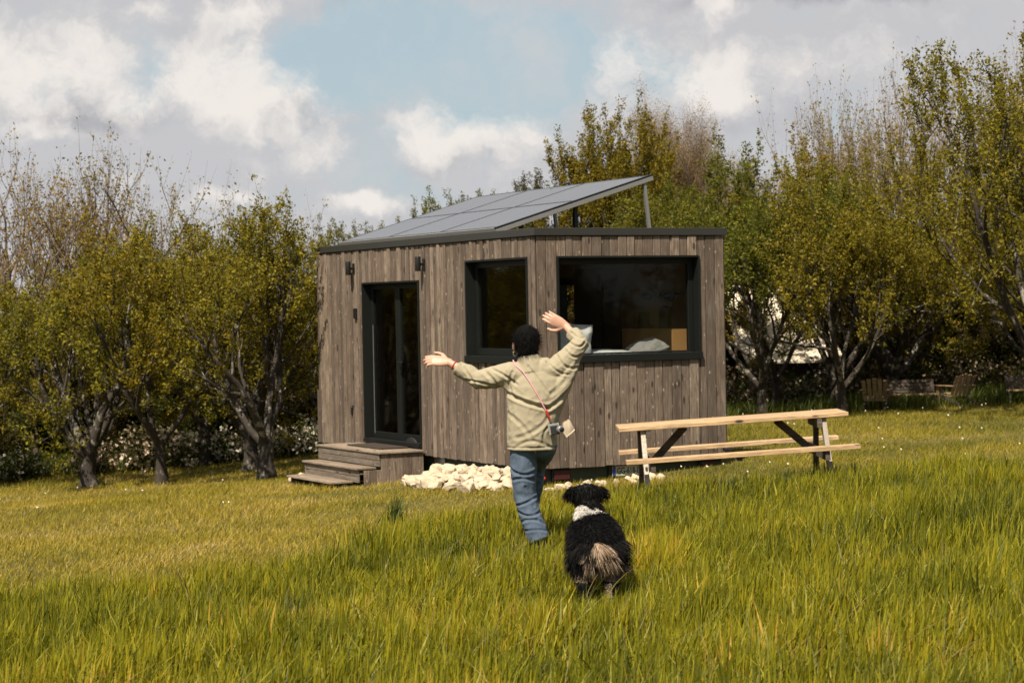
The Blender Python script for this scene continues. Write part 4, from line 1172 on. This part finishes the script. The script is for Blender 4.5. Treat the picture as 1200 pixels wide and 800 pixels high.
# ------------------------------------------------------------------ picnic table
def picnic_table(x, y, tilt, label, group=None, rz=0.0):
    r = empty('picnic_table', (x, y, g1(x, y)-.01), rz); r.rotation_euler = (0, -tilt, rz); tag(r, label, 'picnic table', group)
    rng = random.Random(4); hl = 1.09
    for k in range(4):
        m = MB(); y0 = -.34 + k*.173; m.box(-hl, hl, y0+.004, y0+.165, .658, .695, rng.random()); m.build('tabletop_board', M['pine'], r, bevel=.004)
    for sg in (-1, 1):
        m = MB()
        m.box(-hl+.03, hl+.03, sg*.66-.085, sg*.66+.085, .372, .412, rng.random())
        m.build('seat', M['pine'], r, bevel=.004)
    for sx in (-1, 1):
        X = sx*.86
        for sg in (-1, 1):
            m = MB(); m.beam((X, sg*.235, .652), (X+sx*.005, sg*.60, -.12), .045, .095, (1, 0, 0) if False else (0, 0, 1), rng.random())
            o = m.build('leg', M['pine_leg_sunlit'] if sg < 0 else M['pine_dark'], r, bevel=.003)  # near legs painted sunlit pale, far legs painted dark as shade
        m = MB(); m.box(X-sx*.0235-.0225, X-sx*.0235+.0225-.0 if sx > 0 else X+.046, -.72, .72, .282, .370, rng.random()) if False else m.box(X-sx*.047-.0225, X-sx*.047+.0225, -.72, .72, .283, .370, rng.random())
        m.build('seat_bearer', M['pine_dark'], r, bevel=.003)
        for sg in (-1, 1):
            m = MB(); m.tube([(X-.030*1, sg*.40, .327), (X+.030, sg*.40, .327)], [.012, .012], 8, caps=False); m.build('bolt', M['galv'], r)
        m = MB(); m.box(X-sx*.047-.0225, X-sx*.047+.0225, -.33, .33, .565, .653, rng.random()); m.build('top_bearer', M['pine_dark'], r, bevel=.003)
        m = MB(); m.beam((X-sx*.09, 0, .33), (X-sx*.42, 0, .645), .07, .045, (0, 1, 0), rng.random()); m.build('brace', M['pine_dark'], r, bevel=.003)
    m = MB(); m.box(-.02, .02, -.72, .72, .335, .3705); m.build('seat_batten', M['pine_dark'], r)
    return r
picnic_table(2.12, 20.15, .052, 'large new pine picnic table with attached benches in front of the cabin')

def garden_chair(x, y, rz, label):
    r = empty('garden_chair', (x, y, g1(x, y)), rz); r.scale = (.62, .62, .56); tag(r, label, 'garden chair', 'slatted wooden garden chairs on the far lawn')
    for k in range(5):
        m = MB(); xx = -.24 + k*.12; m.beam((xx, .22, .28), (xx*1.1, .50, .88 - abs(k-2)*.03), .095, .02, (0, -1, .4), k*.2); m.build('back_slat', M['pine'], r, bevel=.002)
    m = MB(); 
    for k in range(5): m.box(-.27, .27, -.30+k*.11, -.20+k*.11, .33-k*.018, .35-k*.018, k*.2)
    m.build('seat', M['pine'], r, bevel=.002)
    for sx in (-1, 1):
        m = MB(); m.box(sx*.31-.06, sx*.31+.06, -.34, .40, .54, .565); m.build('armrest', M['pine'], r, bevel=.002)
        m = MB(); m.box(sx*.29-.02, sx*.29+.02, -.30, -.21, 0, .54); m.build('leg', M['pine'], r)
        m = MB(); m.beam((sx*.26, -.2, .30), (sx*.26, .62, .03), .04, .09, (0, 0, 1)); m.build('leg', M['pine_dark'], r)
garden_chair(5.50, 31.7, R(165), 'slatted wooden garden chair, left one of the pair on the far lawn')
garden_chair(6.72, 31.9, R(205), 'slatted wooden garden chair, right one of the pair on the far lawn')
def bench():
    for nm, x, y, w, lab in (('garden_bench', 6.08, 32.0, .62, 'dark wooden bench with pale seat board between the two garden chairs'), ('garden_bench', 7.75, 31.6, .5, 'small wooden bench half hidden by the right edge tree')):
        r = empty(nm, (x, y, g1(x, y)), .1); r.scale = (.62, .62, .52); tag(r, lab, 'bench')
        m = MB(); m.box(-w, w, -.18, .0, .36, .40, .3); m.build('seat', M['pine'], r)
        for k in range(4): 
            m = MB(); m.box(-w+.0, w, .06+k*.02, .085+k*.02, .42+k*.1, .50+k*.1, k*.2); m.build('back_slat', M['pine_dark'], r)
        for sx in (-1, 1):
            m = MB(); m.box(sx*(w-.06)-.03, sx*(w-.06)+.03, -.16, -.10, 0, .36); m.build('leg', M['pine_dark'], r)
            m = MB(); m.beam((sx*(w-.06), .05, 0), (sx*(w-.06), .14, .82), .05, .05, (0, 1, 0)); m.build('leg', M['pine_dark'], r)
bench()

# ------------------------------------------------------------------ the person
def seg_dist(P, a, b):
    ab = b-a; t = np.clip(((P-a)@ab)/(ab@ab), 0, 1)[:, None]
    q = a + t*ab; d = P-q
    perp = np.array([-ab[1], ab[0]])/np.linalg.norm(ab)
    return np.linalg.norm(d, axis=1), d@perp

def hand(mb, wrist, d, palm_n, thumb_side, s=1.0, curl=.3, fan=.0):
    """palm plus five separate bent fingers; d: wrist->knuckles, palm_n: palm normal, thumb_side: side vector of the thumb"""
    d = Vector(d).normalized(); n = Vector(palm_n); n = (n - d*n.dot(d)).normalized(); t = Vector(thumb_side); t = (t - d*t.dot(d) - n*t.dot(n)).normalized()
    w = Vector(wrist); pl = .092*s
    mb.tube([w - d*.01, w + d*pl*.5, w + d*pl*.96], [(.026*s, .017*s), (.038*s, .016*s), (.039*s, .0125*s)], 14, flat=t)
    spec = [(.030, .072, .0090), (.010, .082, .0092), (-.010, .077, .0088), (-.029, .062, .0080)]
    for i, (o, L, r) in enumerate(spec):
        L *= s; r *= s
        b = w + d*(pl*.90) + t*(o*s)
        side = t*(o*fan*6)
        c = curl*(1+.25*i)
        p = [b - d*.02*s, b]; ang = 0; q = b
        for j, f in enumerate((.45, .31, .24)):
            ang += c*(.5 if j == 0 else .8)
            q = q + (d*math.cos(ang) + n*math.sin(ang) + side*.5).normalized()*(L*f); p.append(q)
        mb.tube(p, [r*1.05, r*1.08, r, r*.92, r*.78], 8)
    b = w + d*pl*.22 + t*.024*s
    q1 = b + (d*.55 + t*.75 + n*.15).normalized()*.036*s; q2 = q1 + (d*.8 + t*.42 + n*.2).normalized()*.032*s; q3 = q2 + (d*.95 + t*.12 + n*.2).normalized()*.026*s
    mb.tube([b - t*.012*s, b, q1, q2, q3], [.014*s, .0145*s, .0125*s, .0105*s, .0085*s], 8)

def person():
    X, Y = .165, 16.0
    root = empty('person', (X, Y, g1(X, Y)), 0)
    tag(root, 'person seen from behind in khaki jacket and jeans, arms raised, striding towards the cabin', 'person')
    V = Vector
    # joints (x right, y away from the camera, z up)
    neck, headc = V((-.02, .02, 1.475)), V((-.056, .045, 1.612))
    shL, elL, wrL = V((-.185, .01, 1.395)), V((-.435, .10, 1.345)), V((-.660, .16, 1.480))
    shR, elR, wrR = V((.165, .01, 1.425)), V((.365, .06, 1.610)), V((.255, .18, 1.735))
    hipL, knL, anL = V((-.095, .0, .84)), V((-.085, .03, .45)), V((.020, -.02, .085))
    hipR, knR, anR = V((.070, .02, .86)), V((.005, .42, .66)), V((-.080, .50, .24))
    b = MB()
    # body: one continuous surface
    b.tube([V((-.01, .0, .88)), V((-.01, .0, 1.02)), V((0, .01, 1.18)), V((0, .01, 1.33)), V((-.01, .01, 1.42))], [(.155, .105), (.13, .095), (.15, .105), (.165, .105), (.12, .08)], 20, flat=(1, 0, 0))
    b.tube([V((-.01, .01, 1.40)), neck, headc - V((0, 0, .06))], [.056, .050, .050], 14)
    b.ball(headc, (.076, .097, .112)); b.ball(headc + V((0, .045, -.055)), (.052, .055, .058))
    b.ball(headc + V((0, .105, -.018)), (.014, .018, .020))           # nose
    b.ball(headc + V((0, .092, -.060)), (.024, .012, .009))           # mouth
    for sx in (-1, 1):
        b.ball(headc + V((sx*.030, .088, .012)), (.014, .010, .009))   # eyes
        b.ball(headc + V((sx*.094, -.010, -.022)), (.016, .022, .034))  # ears
    b.tube([shL+V((.05, 0, 0)), shL, (shL+elL)/2, elL, (elL+wrL)/2, wrL], [.058, .055, .048, .040, .038, .026], 12)
    b.tube([shR-V((.05, 0, 0)), shR, (shR+elR)/2, elR, (elR+wrR)/2, wrR], [.058, .055, .048, .040, .036, .026], 12)
    b.tube([hipL, (hipL+knL)/2, knL, knL.lerp(anL, .35), anL], [.088, .075, .056, .055, .036], 12)
    b.tube([hipR, (hipR+knR)/2, knR, knR.lerp(anR, .35), anR], [.088, .075, .056, .055, .036], 12)
    b.tube([anL, anL+V((0, .02, -.045)), anL+V((.01, .15, -.055))], [.036, .036, .028], 10)
    b.tube([anR, anR+V((0, .02, -.045)), anR+V((0, .14, -.08))], [.036, .036, .028], 10)
    # left hand reaches out palm down-forward, fingers pointing left; right hand waves back over the head
    hand(b, wrL, V((-.97, .05, .12)), V((.1, .75, -.55)), V((.10, .15, 1)), 1.22, .26, .22)
    hand(b, wrR, V((-.80, .05, .46)), V((.1, 1, .1)), V((-.5, .1, -.8)), 1.22, .16, .20)
    me = remeshed(b, .0052, 2)
    add_obj('body', me, M['skin'], root)

    # hair: short black crop over the skull, with soft strands
    h = MB(); h.ball(headc + V((.004, -.016, .030)), (.103, .112, .114)); h.ball(headc + V((.006, -.040, -.025)), (.086, .078, .088)); h.ball(headc + V((.006, -.045, -.090)), (.060, .040, .040))
    hm = remeshed(h, .006, 3)
    P = vget(hm); Nn = nget(hm)
    rel = (P - np.array(headc))
    face = (rel[:, 1] > .045) & (rel[:, 2] < .055)
    P[face] -= (Nn[face]*.035)
    nz = np.array([noise.noise(Vector((p[0]*55, p[1]*55, p[2]*18))) for p in P]); P = P + Nn*(nz*.006)[:, None]
    vset(hm, P); hair = add_obj('hair', hm, M['hair'], root)
    # loose strands on the hair
    rng = np.random.default_rng(3); n = 3600; idx = rng.integers(0, len(P), n); p0 = P[idx]; nn = Nn[idx]
    dn = nn*.35 + np.array([0, -.15, -.7]) + rng.normal(0, .42, (n, 3)); dn /= np.linalg.norm(dn, axis=1, keepdims=True)
    L = rng.uniform(.02, .060, n)[:, None]; sd_ = np.cross(dn, nn); sd_ /= np.linalg.norm(sd_, axis=1, keepdims=True)+1e-9
    Vv = np.stack([p0+sd_*.0014, p0-sd_*.0014, p0+dn*L+nn*.004], 1).reshape(-1, 3)
    keep = (rel[idx][:, 1] < .05)
    T = np.arange(n*3).reshape(-1, 3)[keep]
    link(bpy.data.objects.new('hair_strands', raw_mesh('hair_strands', Vv, tris=T, mat=M['hair'])), hair)

    # jacket
    j = MB()
    j.tube([V((-.028, .0, .80)), V((-.026, .0, .92)), V((-.01, .005, 1.08)), V((.010, .01, 1.22)), V((.005, .01, 1.33)), V((-.012, .01, 1.415))],
           [(.190, .145), (.192, .150), (.205, .150), (.222, .150), (.205, .130), (.125, .088)], 28, flat=(1, 0, 0), caps=False)
    j.tube([V((-.06, .01, 1.375)), shL+V((0, 0, -.012)), shL.lerp(elL, .5)+V((0, 0, -.012)), elL+V((0, 0, -.006)), elL.lerp(wrL, .35), elL.lerp(wrL, .60)], [.088, .094, .084, .074, .066, .056], 16, caps=False)
    j.tube([V((.05, .01, 1.385)), shR+V((.0, 0, -.02)), shR.lerp(elR, .5)+V((.006, 0, -.014)), elR+V((-.002, 0, .0)), elR.lerp(wrR, .33), elR.lerp(wrR, .52)], [.088, .094, .080, .068, .060, .056], 16, caps=False)
    # cloth bridging the armpits
    j.tube([V((-.10, .01, 1.26)), V((-.20, .02, 1.335))], [(.08, .10), (.07, .07)], 16, flat=(1, 0, 0))
    j.tube([V((.12, .01, 1.14)), V((.185, .01, 1.28)), V((.265, .02, 1.42)), V((.325, .04, 1.53))], [(.095, .115), (.095, .10), (.07, .07), (.05, .055)], 16, flat=(1, 0, 0))
    j.ball(V((.075, .012, 1.405)), (.095, .095, .100)); j.ball(V((-.10, .012, 1.385)), (.085, .09, .085))
    # rolled cuffs
    for a, c, t0, r in ((elL, wrL, .58, .057), (elR, wrR, .50, .056)):
        p0 = a.lerp(c, t0-.10); p1 = a.lerp(c, t0+.10); j.tube([p0, p1], [r*1.06, r*1.02], 18, caps=False)
    # collar
    j.tube([V((-.024, .012, 1.39)), V((-.030, .018, 1.455)), V((-.036, .022, 1.520))], [(.122, .110), (.100, .096), (.084, .082)], 18, flat=(1, 0, 0), caps=False)
    jm = remeshed(j, .0068, 5)
    P = vget(jm).astype(float); Nn = nget(jm).astype(float); Q2 = P[:, [0, 2]]
    disp = np.zeros(len(P)); back = np.clip(-Nn[:, 1]*1.6, 0, 1)
    def px(x, y): return np.array([(x-625)/153., (650-y)/153.])
    # crease lines read off the photo: (points, depth, width)
    creases = [([(585, 456), (612, 470), (640, 478)], .020, .013), ([(640, 478), (662, 462), (690, 428)], .018, .013),
               ([(644, 462), (662, 446), (680, 420)], .007, .014),
               ([(650, 508), (666, 480), (690, 440)], .016, .012), 
               ([(618, 430), (630, 446), (640, 460)], .008, .009), ([(600, 436), (596, 452), (602, 466)], .008, .010),
               ([(592, 484), (608, 496), (622, 516)], .007, .013), ([(640, 488), (628, 502), (604, 512)], .006, .013), ([(604, 522), (622, 516), (640, 524)], .005, .010),
               ([(588, 470), (594, 490), (592, 510)], .007, .010), ([(640, 500), (634, 514), (645, 526)], .007, .010),
               ([(540, 427), (549, 440), (556, 452)], .008, .009), ([(560, 430), (574, 442), (586, 458)], .010, .012),
               ([(572, 430), (590, 440), (604, 450)], .010, .009), ([(545, 445), (562, 448), (580, 452)], .009, .008),
               ([(664, 400), (676, 408), (684, 404)], .011, .008), ([(662, 412), (674, 420), (688, 412)], .011, .008), ([(652, 418), (664, 432), (682, 430)], .010, .009), ([(670, 392), (680, 398), (688, 396)], .008, .007),
               ([(640, 425), (652, 436), (664, 440)], .008, .008)]
    for pts, dep, wd in creases:
        pp = [px(*q) for q in pts]; dm = np.full(len(P), 9.); ds = np.zeros(len(P))
        # smooth the polyline
        a, m_, c = pp; cur = [a*(1-t)**2 + 2*t*(1-t)*(2*m_-(a+c)/2) + c*t*t for t in np.linspace(0, 1, 9)]
        for k in range(8):
            d, s = seg_dist(Q2, cur[k], cur[k+1]); u = d < dm; dm[u] = d[u]; ds[u] = s[u]
        dep *= 1.05; wd *= 1.15
        disp += (-dep*np.exp(-(dm/wd)**2) + dep*.34*np.exp(-((np.abs(ds)-wd*1.7)/(wd*.9))**2)*np.exp(-((dm-wd*1.7)/(wd*1.2))**2))*back
    nz = np.array([noise.noise(Vector((p[0]*9+p[2]*5, p[1]*8, p[2]*8-p[0]*4)))*.7 + noise.noise(Vector((p[0]*20-p[2]*12, p[1]*18, p[2]*19+p[0]*9)))*.45 for p in P])
    disp += nz*.007
    rg = np.array([(1-abs(noise.noise(Vector((p[0]*7+p[2]*4+3, p[1]*7, p[2]*7-p[0]*6))))*2.2)*.6 + (1-abs(noise.noise(Vector((p[0]*13-p[2]*8, p[1]*13, p[2]*12+p[0]*5+7))))*2.4)*.4 for p in P])
    disp += np.clip(rg, -.2, 1)**2*.006
    disp[(P[:, 2] < .83)] *= .4
    # hem drawn in by its seam
    hem = np.exp(-((P[:, 2]-.825)/.006)**2); disp -= hem*.007
    # collar edge
    P = P + Nn*disp[:, None]; vset(jm, P); jk = add_obj('jacket', jm, M['jacket'], root)

    # jeans
    q = MB()
    q.tube([V((-.012, .0, .90)), V((-.012, .0, .80))], [(.160, .118), (.172, .125)], 24, flat=(1, 0, 0), caps=False)
    q.tube([V((-.085, .0, .84)), V((-.098, .005, .66)), V((-.092, .025, .46)), V((-.045, .01, .28)), V((.018, -.018, .11))], [.108, .102, .090, .085, .084], 20, caps=False)
    q.tube([V((.062, .01, .83)), V((.050, .16, .77)), V((.005, .39, .68))], [.108, .098, .084], 18)
    q.tube([V((.005, .40, .67)), V((-.03, .45, .45)), V((-.078, .49, .275))], [.084, .082, .080], 18, caps=False)
    qm = remeshed(q, .0068, 4); P = vget(qm).astype(float); Nn = nget(qm).astype(float)
    disp = np.zeros(len(P)); Q2 = P[:, [0, 2]]; back = np.clip(.3-Nn[:, 1]*1.4, 0, 1)
    for pts, dep, wd in [([(594, 548), (610, 556), (628, 550)], .012, .010), ([(598, 562), (612, 560), (630, 566)], .010, .010), ([(602, 592), (614, 588), (630, 580)], .010, .009), ([(604, 600), (618, 604), (632, 598)], .010, .009),
                         ([(606, 612), (620, 608), (634, 614)], .009, .009), ([(610, 622), (624, 620), (636, 622)], .008, .008), ([(612, 570), (618, 582), (622, 592)], .007, .009), ([(628, 542), (636, 550), (634, 560)], .010, .010)]:
        pp = [px(*z) for z in pts]; a, m_, c = pp; cur = [a*(1-t)**2 + 2*t*(1-t)*(2*m_-(a+c)/2) + c*t*t for t in np.linspace(0, 1, 7)]
        dm = np.full(len(P), 9.)
        for k in range(6):
            d, s = seg_dist(Q2, cur[k], cur[k+1]); dm = np.minimum(dm, d)
        dep *= .62; wd *= 1.1
        disp += (-dep*np.exp(-(dm/wd)**2) + dep*.5*np.exp(-((dm-wd*1.8)/(wd*.9))**2))*back
    disp += np.array([noise.noise(Vector((p[0]*14+p[2]*6, p[1]*12, p[2]*13-p[0]*6)))*.8 + noise.noise(Vector((p[0]*30, p[1]*30, p[2]*28)))*.35 for p in P])*.010
    P = P + Nn*disp[:, None]; vset(qm, P); add_obj('jeans', qm, M['denim'], root)
    # shoes
    for an, rot in ((anL, 0), (anR, -.35)):
        s = MB(); dz = -.055
        f = V((.01, math.cos(rot), math.sin(rot)))
        s.tube([an+V((0, -.045, dz+.0)), an+V((0, .02, dz)), an+f*.12+V((0, 0, dz-.008)), an+f*.19+V((0, 0, dz-.014))], [(.036, .034), (.042, .038), (.048, .030), (.036, .022)], 14, flat=(1, 0, 0))
        s.tube([an+V((0, -.01, -.04)), an+V((0, -.005, .03))], [.046, .042], 14, caps=False)
        s.tube([an+V((0, -.055, dz-.028)), an+V((0, .02, dz-.028)), an+f*.19+V((0, 0, dz-.030))], [(.038, .012), (.042, .012), (.044, .012)], 14, flat=(1, 0, 0))
        add_obj('shoe', remeshed(s, .007, 2), M['shoe'], root)
    # earring, bracelet, hair clip
    e = MB(); c = headc + V((-.085, -.012, -.075)); pts = [c + V((.004*math.sin(t), .017*math.sin(t), .017*math.cos(t))) for t in np.linspace(0, 5.9, 13)]
    pts = [c + V((.017*math.sin(t), .006*math.sin(t), .017*math.cos(t))) for t in np.linspace(0, 5.9, 13)]
    e.tube(pts, [.0032]*13, 6); e.build('earring', M['gold'], root)
    c = elL.lerp(wrL, .80); ax = (wrL-elL).normalized(); sx = ax.cross(V((0, 1, 0))).normalized(); sy = ax.cross(sx)
    e = MB(); pts = [c + sx*(.036*math.cos(t)) + sy*(.036*math.sin(t)) for t in np.linspace(0, 6.0, 17)]; e.tube(pts, [.0035]*17, 6); e.build('bracelet', M['red'], root)
    e = MB(); e.tube([headc + V((.005, -.085, .098)), headc + V((-.012, -.070, .118))], [.004, .004], 6); e.build('hair_clip', M['silver'], hair)

    # --- camera hung on a pink cord across the back
    bvh = BVHTree.FromPolygons([Vector(v.co) for v in jm.vertices], [list(p.vertices) for p in jm.polygons])
    def on_back(x, z, off=.006):
        hit = bvh.ray_cast(Vector((x, -1, z)), Vector((0, 1, 0)))
        return (hit[0] + Vector((0, -off, 0))) if hit[0] else Vector((x, -.14, z))
    cr = empty('compact_camera', (X, Y, g1(X, Y))); tag(cr, 'small black and silver camera on a pink cord slung across the khaki jacket', 'camera')
    def pxz(x, y): return (x-625)/153., (650-y)/153.
    path = [(603, 428), (612, 436), (620, 448), (628, 462), (634, 474), (638, 482)]
    pts = [on_back(*pxz(*p)) for p in path]; pts = [pts[0] + V((-.015, .05, .035))] + pts
    m = MB(); m.tube(pts, [.0055]*len(pts), 8); m.build('strap', M['pink'], cr)
    c2 = [on_back(*pxz(*p), .010) for p in [(638, 481), (642, 492)]]
    m = MB(); m.tube(c2, [.0095, .008], 8); m.build('clasp', M['red'], cr)
    cpos = on_back(*pxz(647, 503), .035); cpos.y = min(cpos.y, -.15)
    m = MB(); m.tube([c2[1], cpos + V((-.01, 0, .035))], [.004, .004], 6); m.build('cord', M['black'], cr)
    Mx = Matrix.Translation(cpos) @ Matrix.Rotation(R(-8), 4, 'Y')
    m = MB(); m.box(-.045, .038, -.018, .018, -.038, .030, 0, Mx); m.build('camera_body', M['camera_black'], cr, bevel=.005)
    m = MB(); m.box(-.047, .040, -.020, .020, .030, .045, 0, Mx); m.box(-.045, -.030, -.0195, -.0185, -.035, .028, 0, Mx); m.build('top_plate', M['silver'], cr, bevel=.003)
    m = MB(); m.tube([Mx @ V((.036, -.02, -.002)), Mx @ V((.052, -.062, -.004))], [.027, .025], 16, caps=False); Lz = m.build('lens_barrel', M['silver'], cr, bevel=.002)
    m = MB(); m.tube([Mx @ V((.0525, -.0635, -.004)), Mx @ V((.0535, -.066, -.004))], [.019, .019], 14, caps=False); m.build('lens', M['lens_glass'], Lz)
    # beige wrist pouch flapping beside it
    A = [pxz(*q) for q in ((656, 494), (664, 490), (671, 504), (658, 515))]
    bm_v = []; yb = cpos.y + .01
    N = 8
    Vv = []; 
    for sd2 in (0, 1):
        for i in range(N+1):
            for k in range(N+1):
                u, v = i/N, k/N
                x = (A[0][0]*(1-u)+A[1][0]*u)*(1-v) + (A[3][0]*(1-u)+A[2][0]*u)*v; z = (A[0][1]*(1-u)+A[1][1]*u)*(1-v) + (A[3][1]*(1-u)+A[2][1]*u)*v
                bul = .010*math.sin(math.pi*u)*math.sin(math.pi*v)+.001
                Vv.append((x, yb + .012*math.sin(5*u+2*v) + (bul if sd2 else -bul), z))
    NN = N+1; Q = []
    for s2 in (0, 1):
        for i in range(N):
            for k in range(N):
                a = s2*NN*NN + i*NN + k; qd = (a, a+NN, a+NN+1, a+1); Q.append(qd if s2 else qd[::-1])
    rim = [(i, 0) for i in range(N)] + [(N, k) for k in range(N)] + [(i, N) for i in range(N, 0, -1)] + [(0, k) for k in range(N, 0, -1)]
    for k in range(len(rim)):
        a = rim[k]; b_ = rim[(k+1) % len(rim)]; Q.append((a[0]*NN+a[1], NN*NN+a[0]*NN+a[1], NN*NN+b_[0]*NN+b_[1], b_[0]*NN+b_[1]))
    link(bpy.data.objects.new('pouch', raw_mesh('pouch', np.array(Vv), quads=np.array(Q), mat=M['beige'], smooth=True)), cr)
person()

# ------------------------------------------------------------------ the dog
def dog():
    X, Y = .505, 13.02
    root = empty('dog', (X, Y, g1(X, Y))); tag(root, 'fluffy black dog with white collar patch and tan rump walking away through the grass', 'dog')
    V = Vector
    d = MB()
    d.tube([V((0, -.03, .385)), V((0, .06, .392)), V((0, .22, .395)), V((0, .40, .405)), V((0, .50, .425))], [(.125, .105), (.158, .128), (.165, .135), (.160, .155), (.115, .130)], 20, flat=(1, 0, 0))
    d.tube([V((0, .46, .45)), V((-.02, .55, .54)), V((-.035, .60, .60))], [(.095, .10), (.082, .085), (.072, .07)], 16, flat=(1, 0, 0))
    d.ball(V((-.04, .62, .642)), (.092, .092, .080)); d.tube([V((-.04, .66, .615)), V((-.045, .74, .595)), V((-.045, .79, .585))], [(.05, .045), (.034, .032), (.026, .024)], 12, flat=(1, 0, 0))
    for sx in (-1, 1):
        d.tube([V((-.04+sx*.065, .60, .690)), V((-.04+sx*.105, .59, .690)), V((-.04+sx*.128, .60, .640))], [(.034, .014), (.034, .012), (.020, .009)], 10, flat=(0, 1, 0))
        # hind leg: thigh, knee forward, hock back, shank down
        hx = sx*.095
        d.tube([V((hx*.8, .03, .34)), V((hx*1.05, .09, .235)), V((hx, .05, .19)), V((hx*.9, -.065, .135)), V((hx*.86, -.055, .06)), V((hx*.86, -.02, .022)), V((hx*.86, .03, .016))],
               [.080, .060, .044, .033, .030, .033, .026], 12)
        fx = sx*.075
        d.tube([V((fx, .43, .36)), V((fx, .41, .25)), V((fx, .43, .15)), V((fx, .43, .06)), V((fx, .45, .020)), V((fx, .49, .016))], [.060, .044, .030, .025, .028, .022], 12)
    d.ball(V((0, -.135, .40)), (.035, .035, .03))
    me = remeshed(d, .008, 4); P = vget(me).astype(float); Nn = nget(me).astype(float)
    def colour(p, n, r):
        x, y, z = p[:, 0], p[:, 1], p[:, 2]
        c = np.empty((len(p), 3)); c[:] = (.010, .009, .009)
        c *= (.45 + .5*r)[:, None]
        tan1 = np.array((.30, .20, .135)); tan2 = np.array((.47, .36, .26)); grey = np.array((.16, .13, .11))
        nzv = np.sin(x*70+z*33)*.5 + np.sin(x*31-z*57)*.5
        rump = (y < .02) & (z < .415 + .014*nzv) & (z > .17) & (np.abs(x-.018) < .036 + (.42-z)*.60 + .022*nzv) & ~((np.abs(x+.028-.25*(.36-z)) < .013) & (z > .28))
        side = rump & (np.abs(x) > .105)
        c[rump] = (tan1*(1-r[rump])[:, None] + tan2*r[rump][:, None]); mk = side & (r < .6); c[mk] = grey; mk = rump & (x < -.02) & (r < .5); c[mk] = (.20, .145, .105)
        inner = (y < .0) & (z < .30) & (np.abs(x) < .03); mk = inner & (r < .4); c[mk] = (.10, .065, .04)
        shank = (z < .16) & (x > 0) & (x < .085) & (y < .15); c[shank] = (.42, .33, .25)
        # white blaze across the nape
        w = (((x+.058)/.070)**2 + ((z-.540)/.050)**2 < 1 + .25*nzv) & (y > .34) & (y < .70) & (n[:, 1] < .55)
        w2 = (np.abs(z-.520-.55*x-.02*nzv*0) < .018) & (x < -.04) & (x > -.15) & (y > .35) & (y < .60)
        w3 = (np.abs((z-.555)+.85*(x-.02)) < .016) & (x > .0) & (x < .075) & (y > .38) & (y < .62)
        c[w | w3] = (.72, .68, .64); c[w2] = (.42, .40, .38)
        chest = (y > .50) & (z < .50); c[chest] = (.55, .5, .45)
        return c
    # face colours on the body
    nf = len(me.polygons); cen = np.empty(nf*3, dtype=np.float32); me.polygons.foreach_get('center', cen); cen = cen.reshape(-1, 3).astype(float)
    fn = np.empty(nf*3, dtype=np.float32); me.polygons.foreach_get('normal', fn); fn = fn.reshape(-1, 3).astype(float)
    ar = np.empty(nf, dtype=np.float32); me.polygons.foreach_get('area', ar)
    rng = np.random.default_rng(2)
    at = me.attributes.new('col', 'FLOAT_VECTOR', 'FACE'); at.data.foreach_set('vector', (colour(cen, fn, np.full(nf, .4))).astype(np.float32).ravel())
    body = add_obj('body', me, M['coat'], root)
    # coat hair
    n = 60000; f = rng.choice(nf, n, p=ar/ar.sum()); p = cen[f] + rng.normal(0, .004, (n, 3)); nn = fn[f]
    r = np.clip(rng.random(n)*.7 + .3*rng.random(n), 0, 1)
    # locks: hair sharing a lock lean together
    lock = vnoise(p[:, 0]+p[:, 1]*.7, p[:, 2]-p[:, 1]*.4, 42, 6) - .5
    rump = (p[:, 1] < .06) & (p[:, 2] < .43) & (p[:, 2] > .235)
    head = (p[:, 2] > .56) & (p[:, 1] > .5)
    legs = (p[:, 2] < .14)
    nape = (p[:, 1] > .34) & (p[:, 1] < .62) & (p[:, 2] > .46) & ~head
    L = rng.uniform(.028, .050, n); L[rump] = rng.uniform(.05, .125, rump.sum())*np.where(lock[rump] > 0, 1.0, .7); L[head] = rng.uniform(.014, .034, head.sum()); L[legs] = rng.uniform(.008, .018, legs.sum()); L[nape] = rng.uniform(.035, .065, nape.sum())
    low = (p[:, 2] < .30) & ~legs & ~rump; L[low] = rng.uniform(.016, .030, low.sum())
    ear = head & (np.abs(p[:, 0]+.04) > .085); L[ear] = rng.uniform(.03, .065, ear.sum())
    flow = np.zeros((n, 3)); flow[:, 1] = -.75; flow[:, 2] = -.45
    flow[rump] = np.stack([p[rump][:, 0]*4.2 + lock[rump]*2.0 + .15, np.full(rump.sum(), -.25), np.full(rump.sum(), -1.0)], -1)
    dd = nn*np.where(rump, .38, .50)[:, None] + flow + rng.normal(0, .14, (n, 3)); dd[:, 0] += lock*.5; dd /= np.linalg.norm(dd, axis=1, keepdims=True)
    Lc = L[:, None]; sd_ = np.cross(dd, rng.normal(0, 1, (n, 3))); sd_ /= np.linalg.norm(sd_, axis=1, keepdims=True)+1e-9
    w = np.where(rump, .0017, .0014)[:, None]
    mid = p + dd*Lc*.55 + nn*Lc*.05; tip = p + dd*Lc + np.array([0, 0, -.25])*Lc*np.where(rump, .35, .12)[:, None]
    Vv = np.stack([p-sd_*w, p+sd_*w, mid+sd_*w*.8, mid-sd_*w*.8, tip], 1).reshape(-1, 3); b = np.arange(n)[:, None]*5
    Q = b + np.array([[0, 1, 2, 3]]); T = b + np.array([[3, 2, 4]]); cc = colour(p, nn, r)
    fm = raw_mesh('fur', Vv, quads=Q, tris=T, mat=M['fur'], attrs={'col': np.concatenate([cc, cc])})
    link(bpy.data.objects.new('fur', fm), root)
    for sx in (-1, 1):
        e = MB(); e.ball(V((-.04+sx*.036, .700, .640)), (.011, .009, .011)); e.build('eye', M['black'], root)
    e = MB(); e.ball(V((-.046, .815, .592)), (.018, .014, .014)); e.build('nose', M['black'], root)
dog()
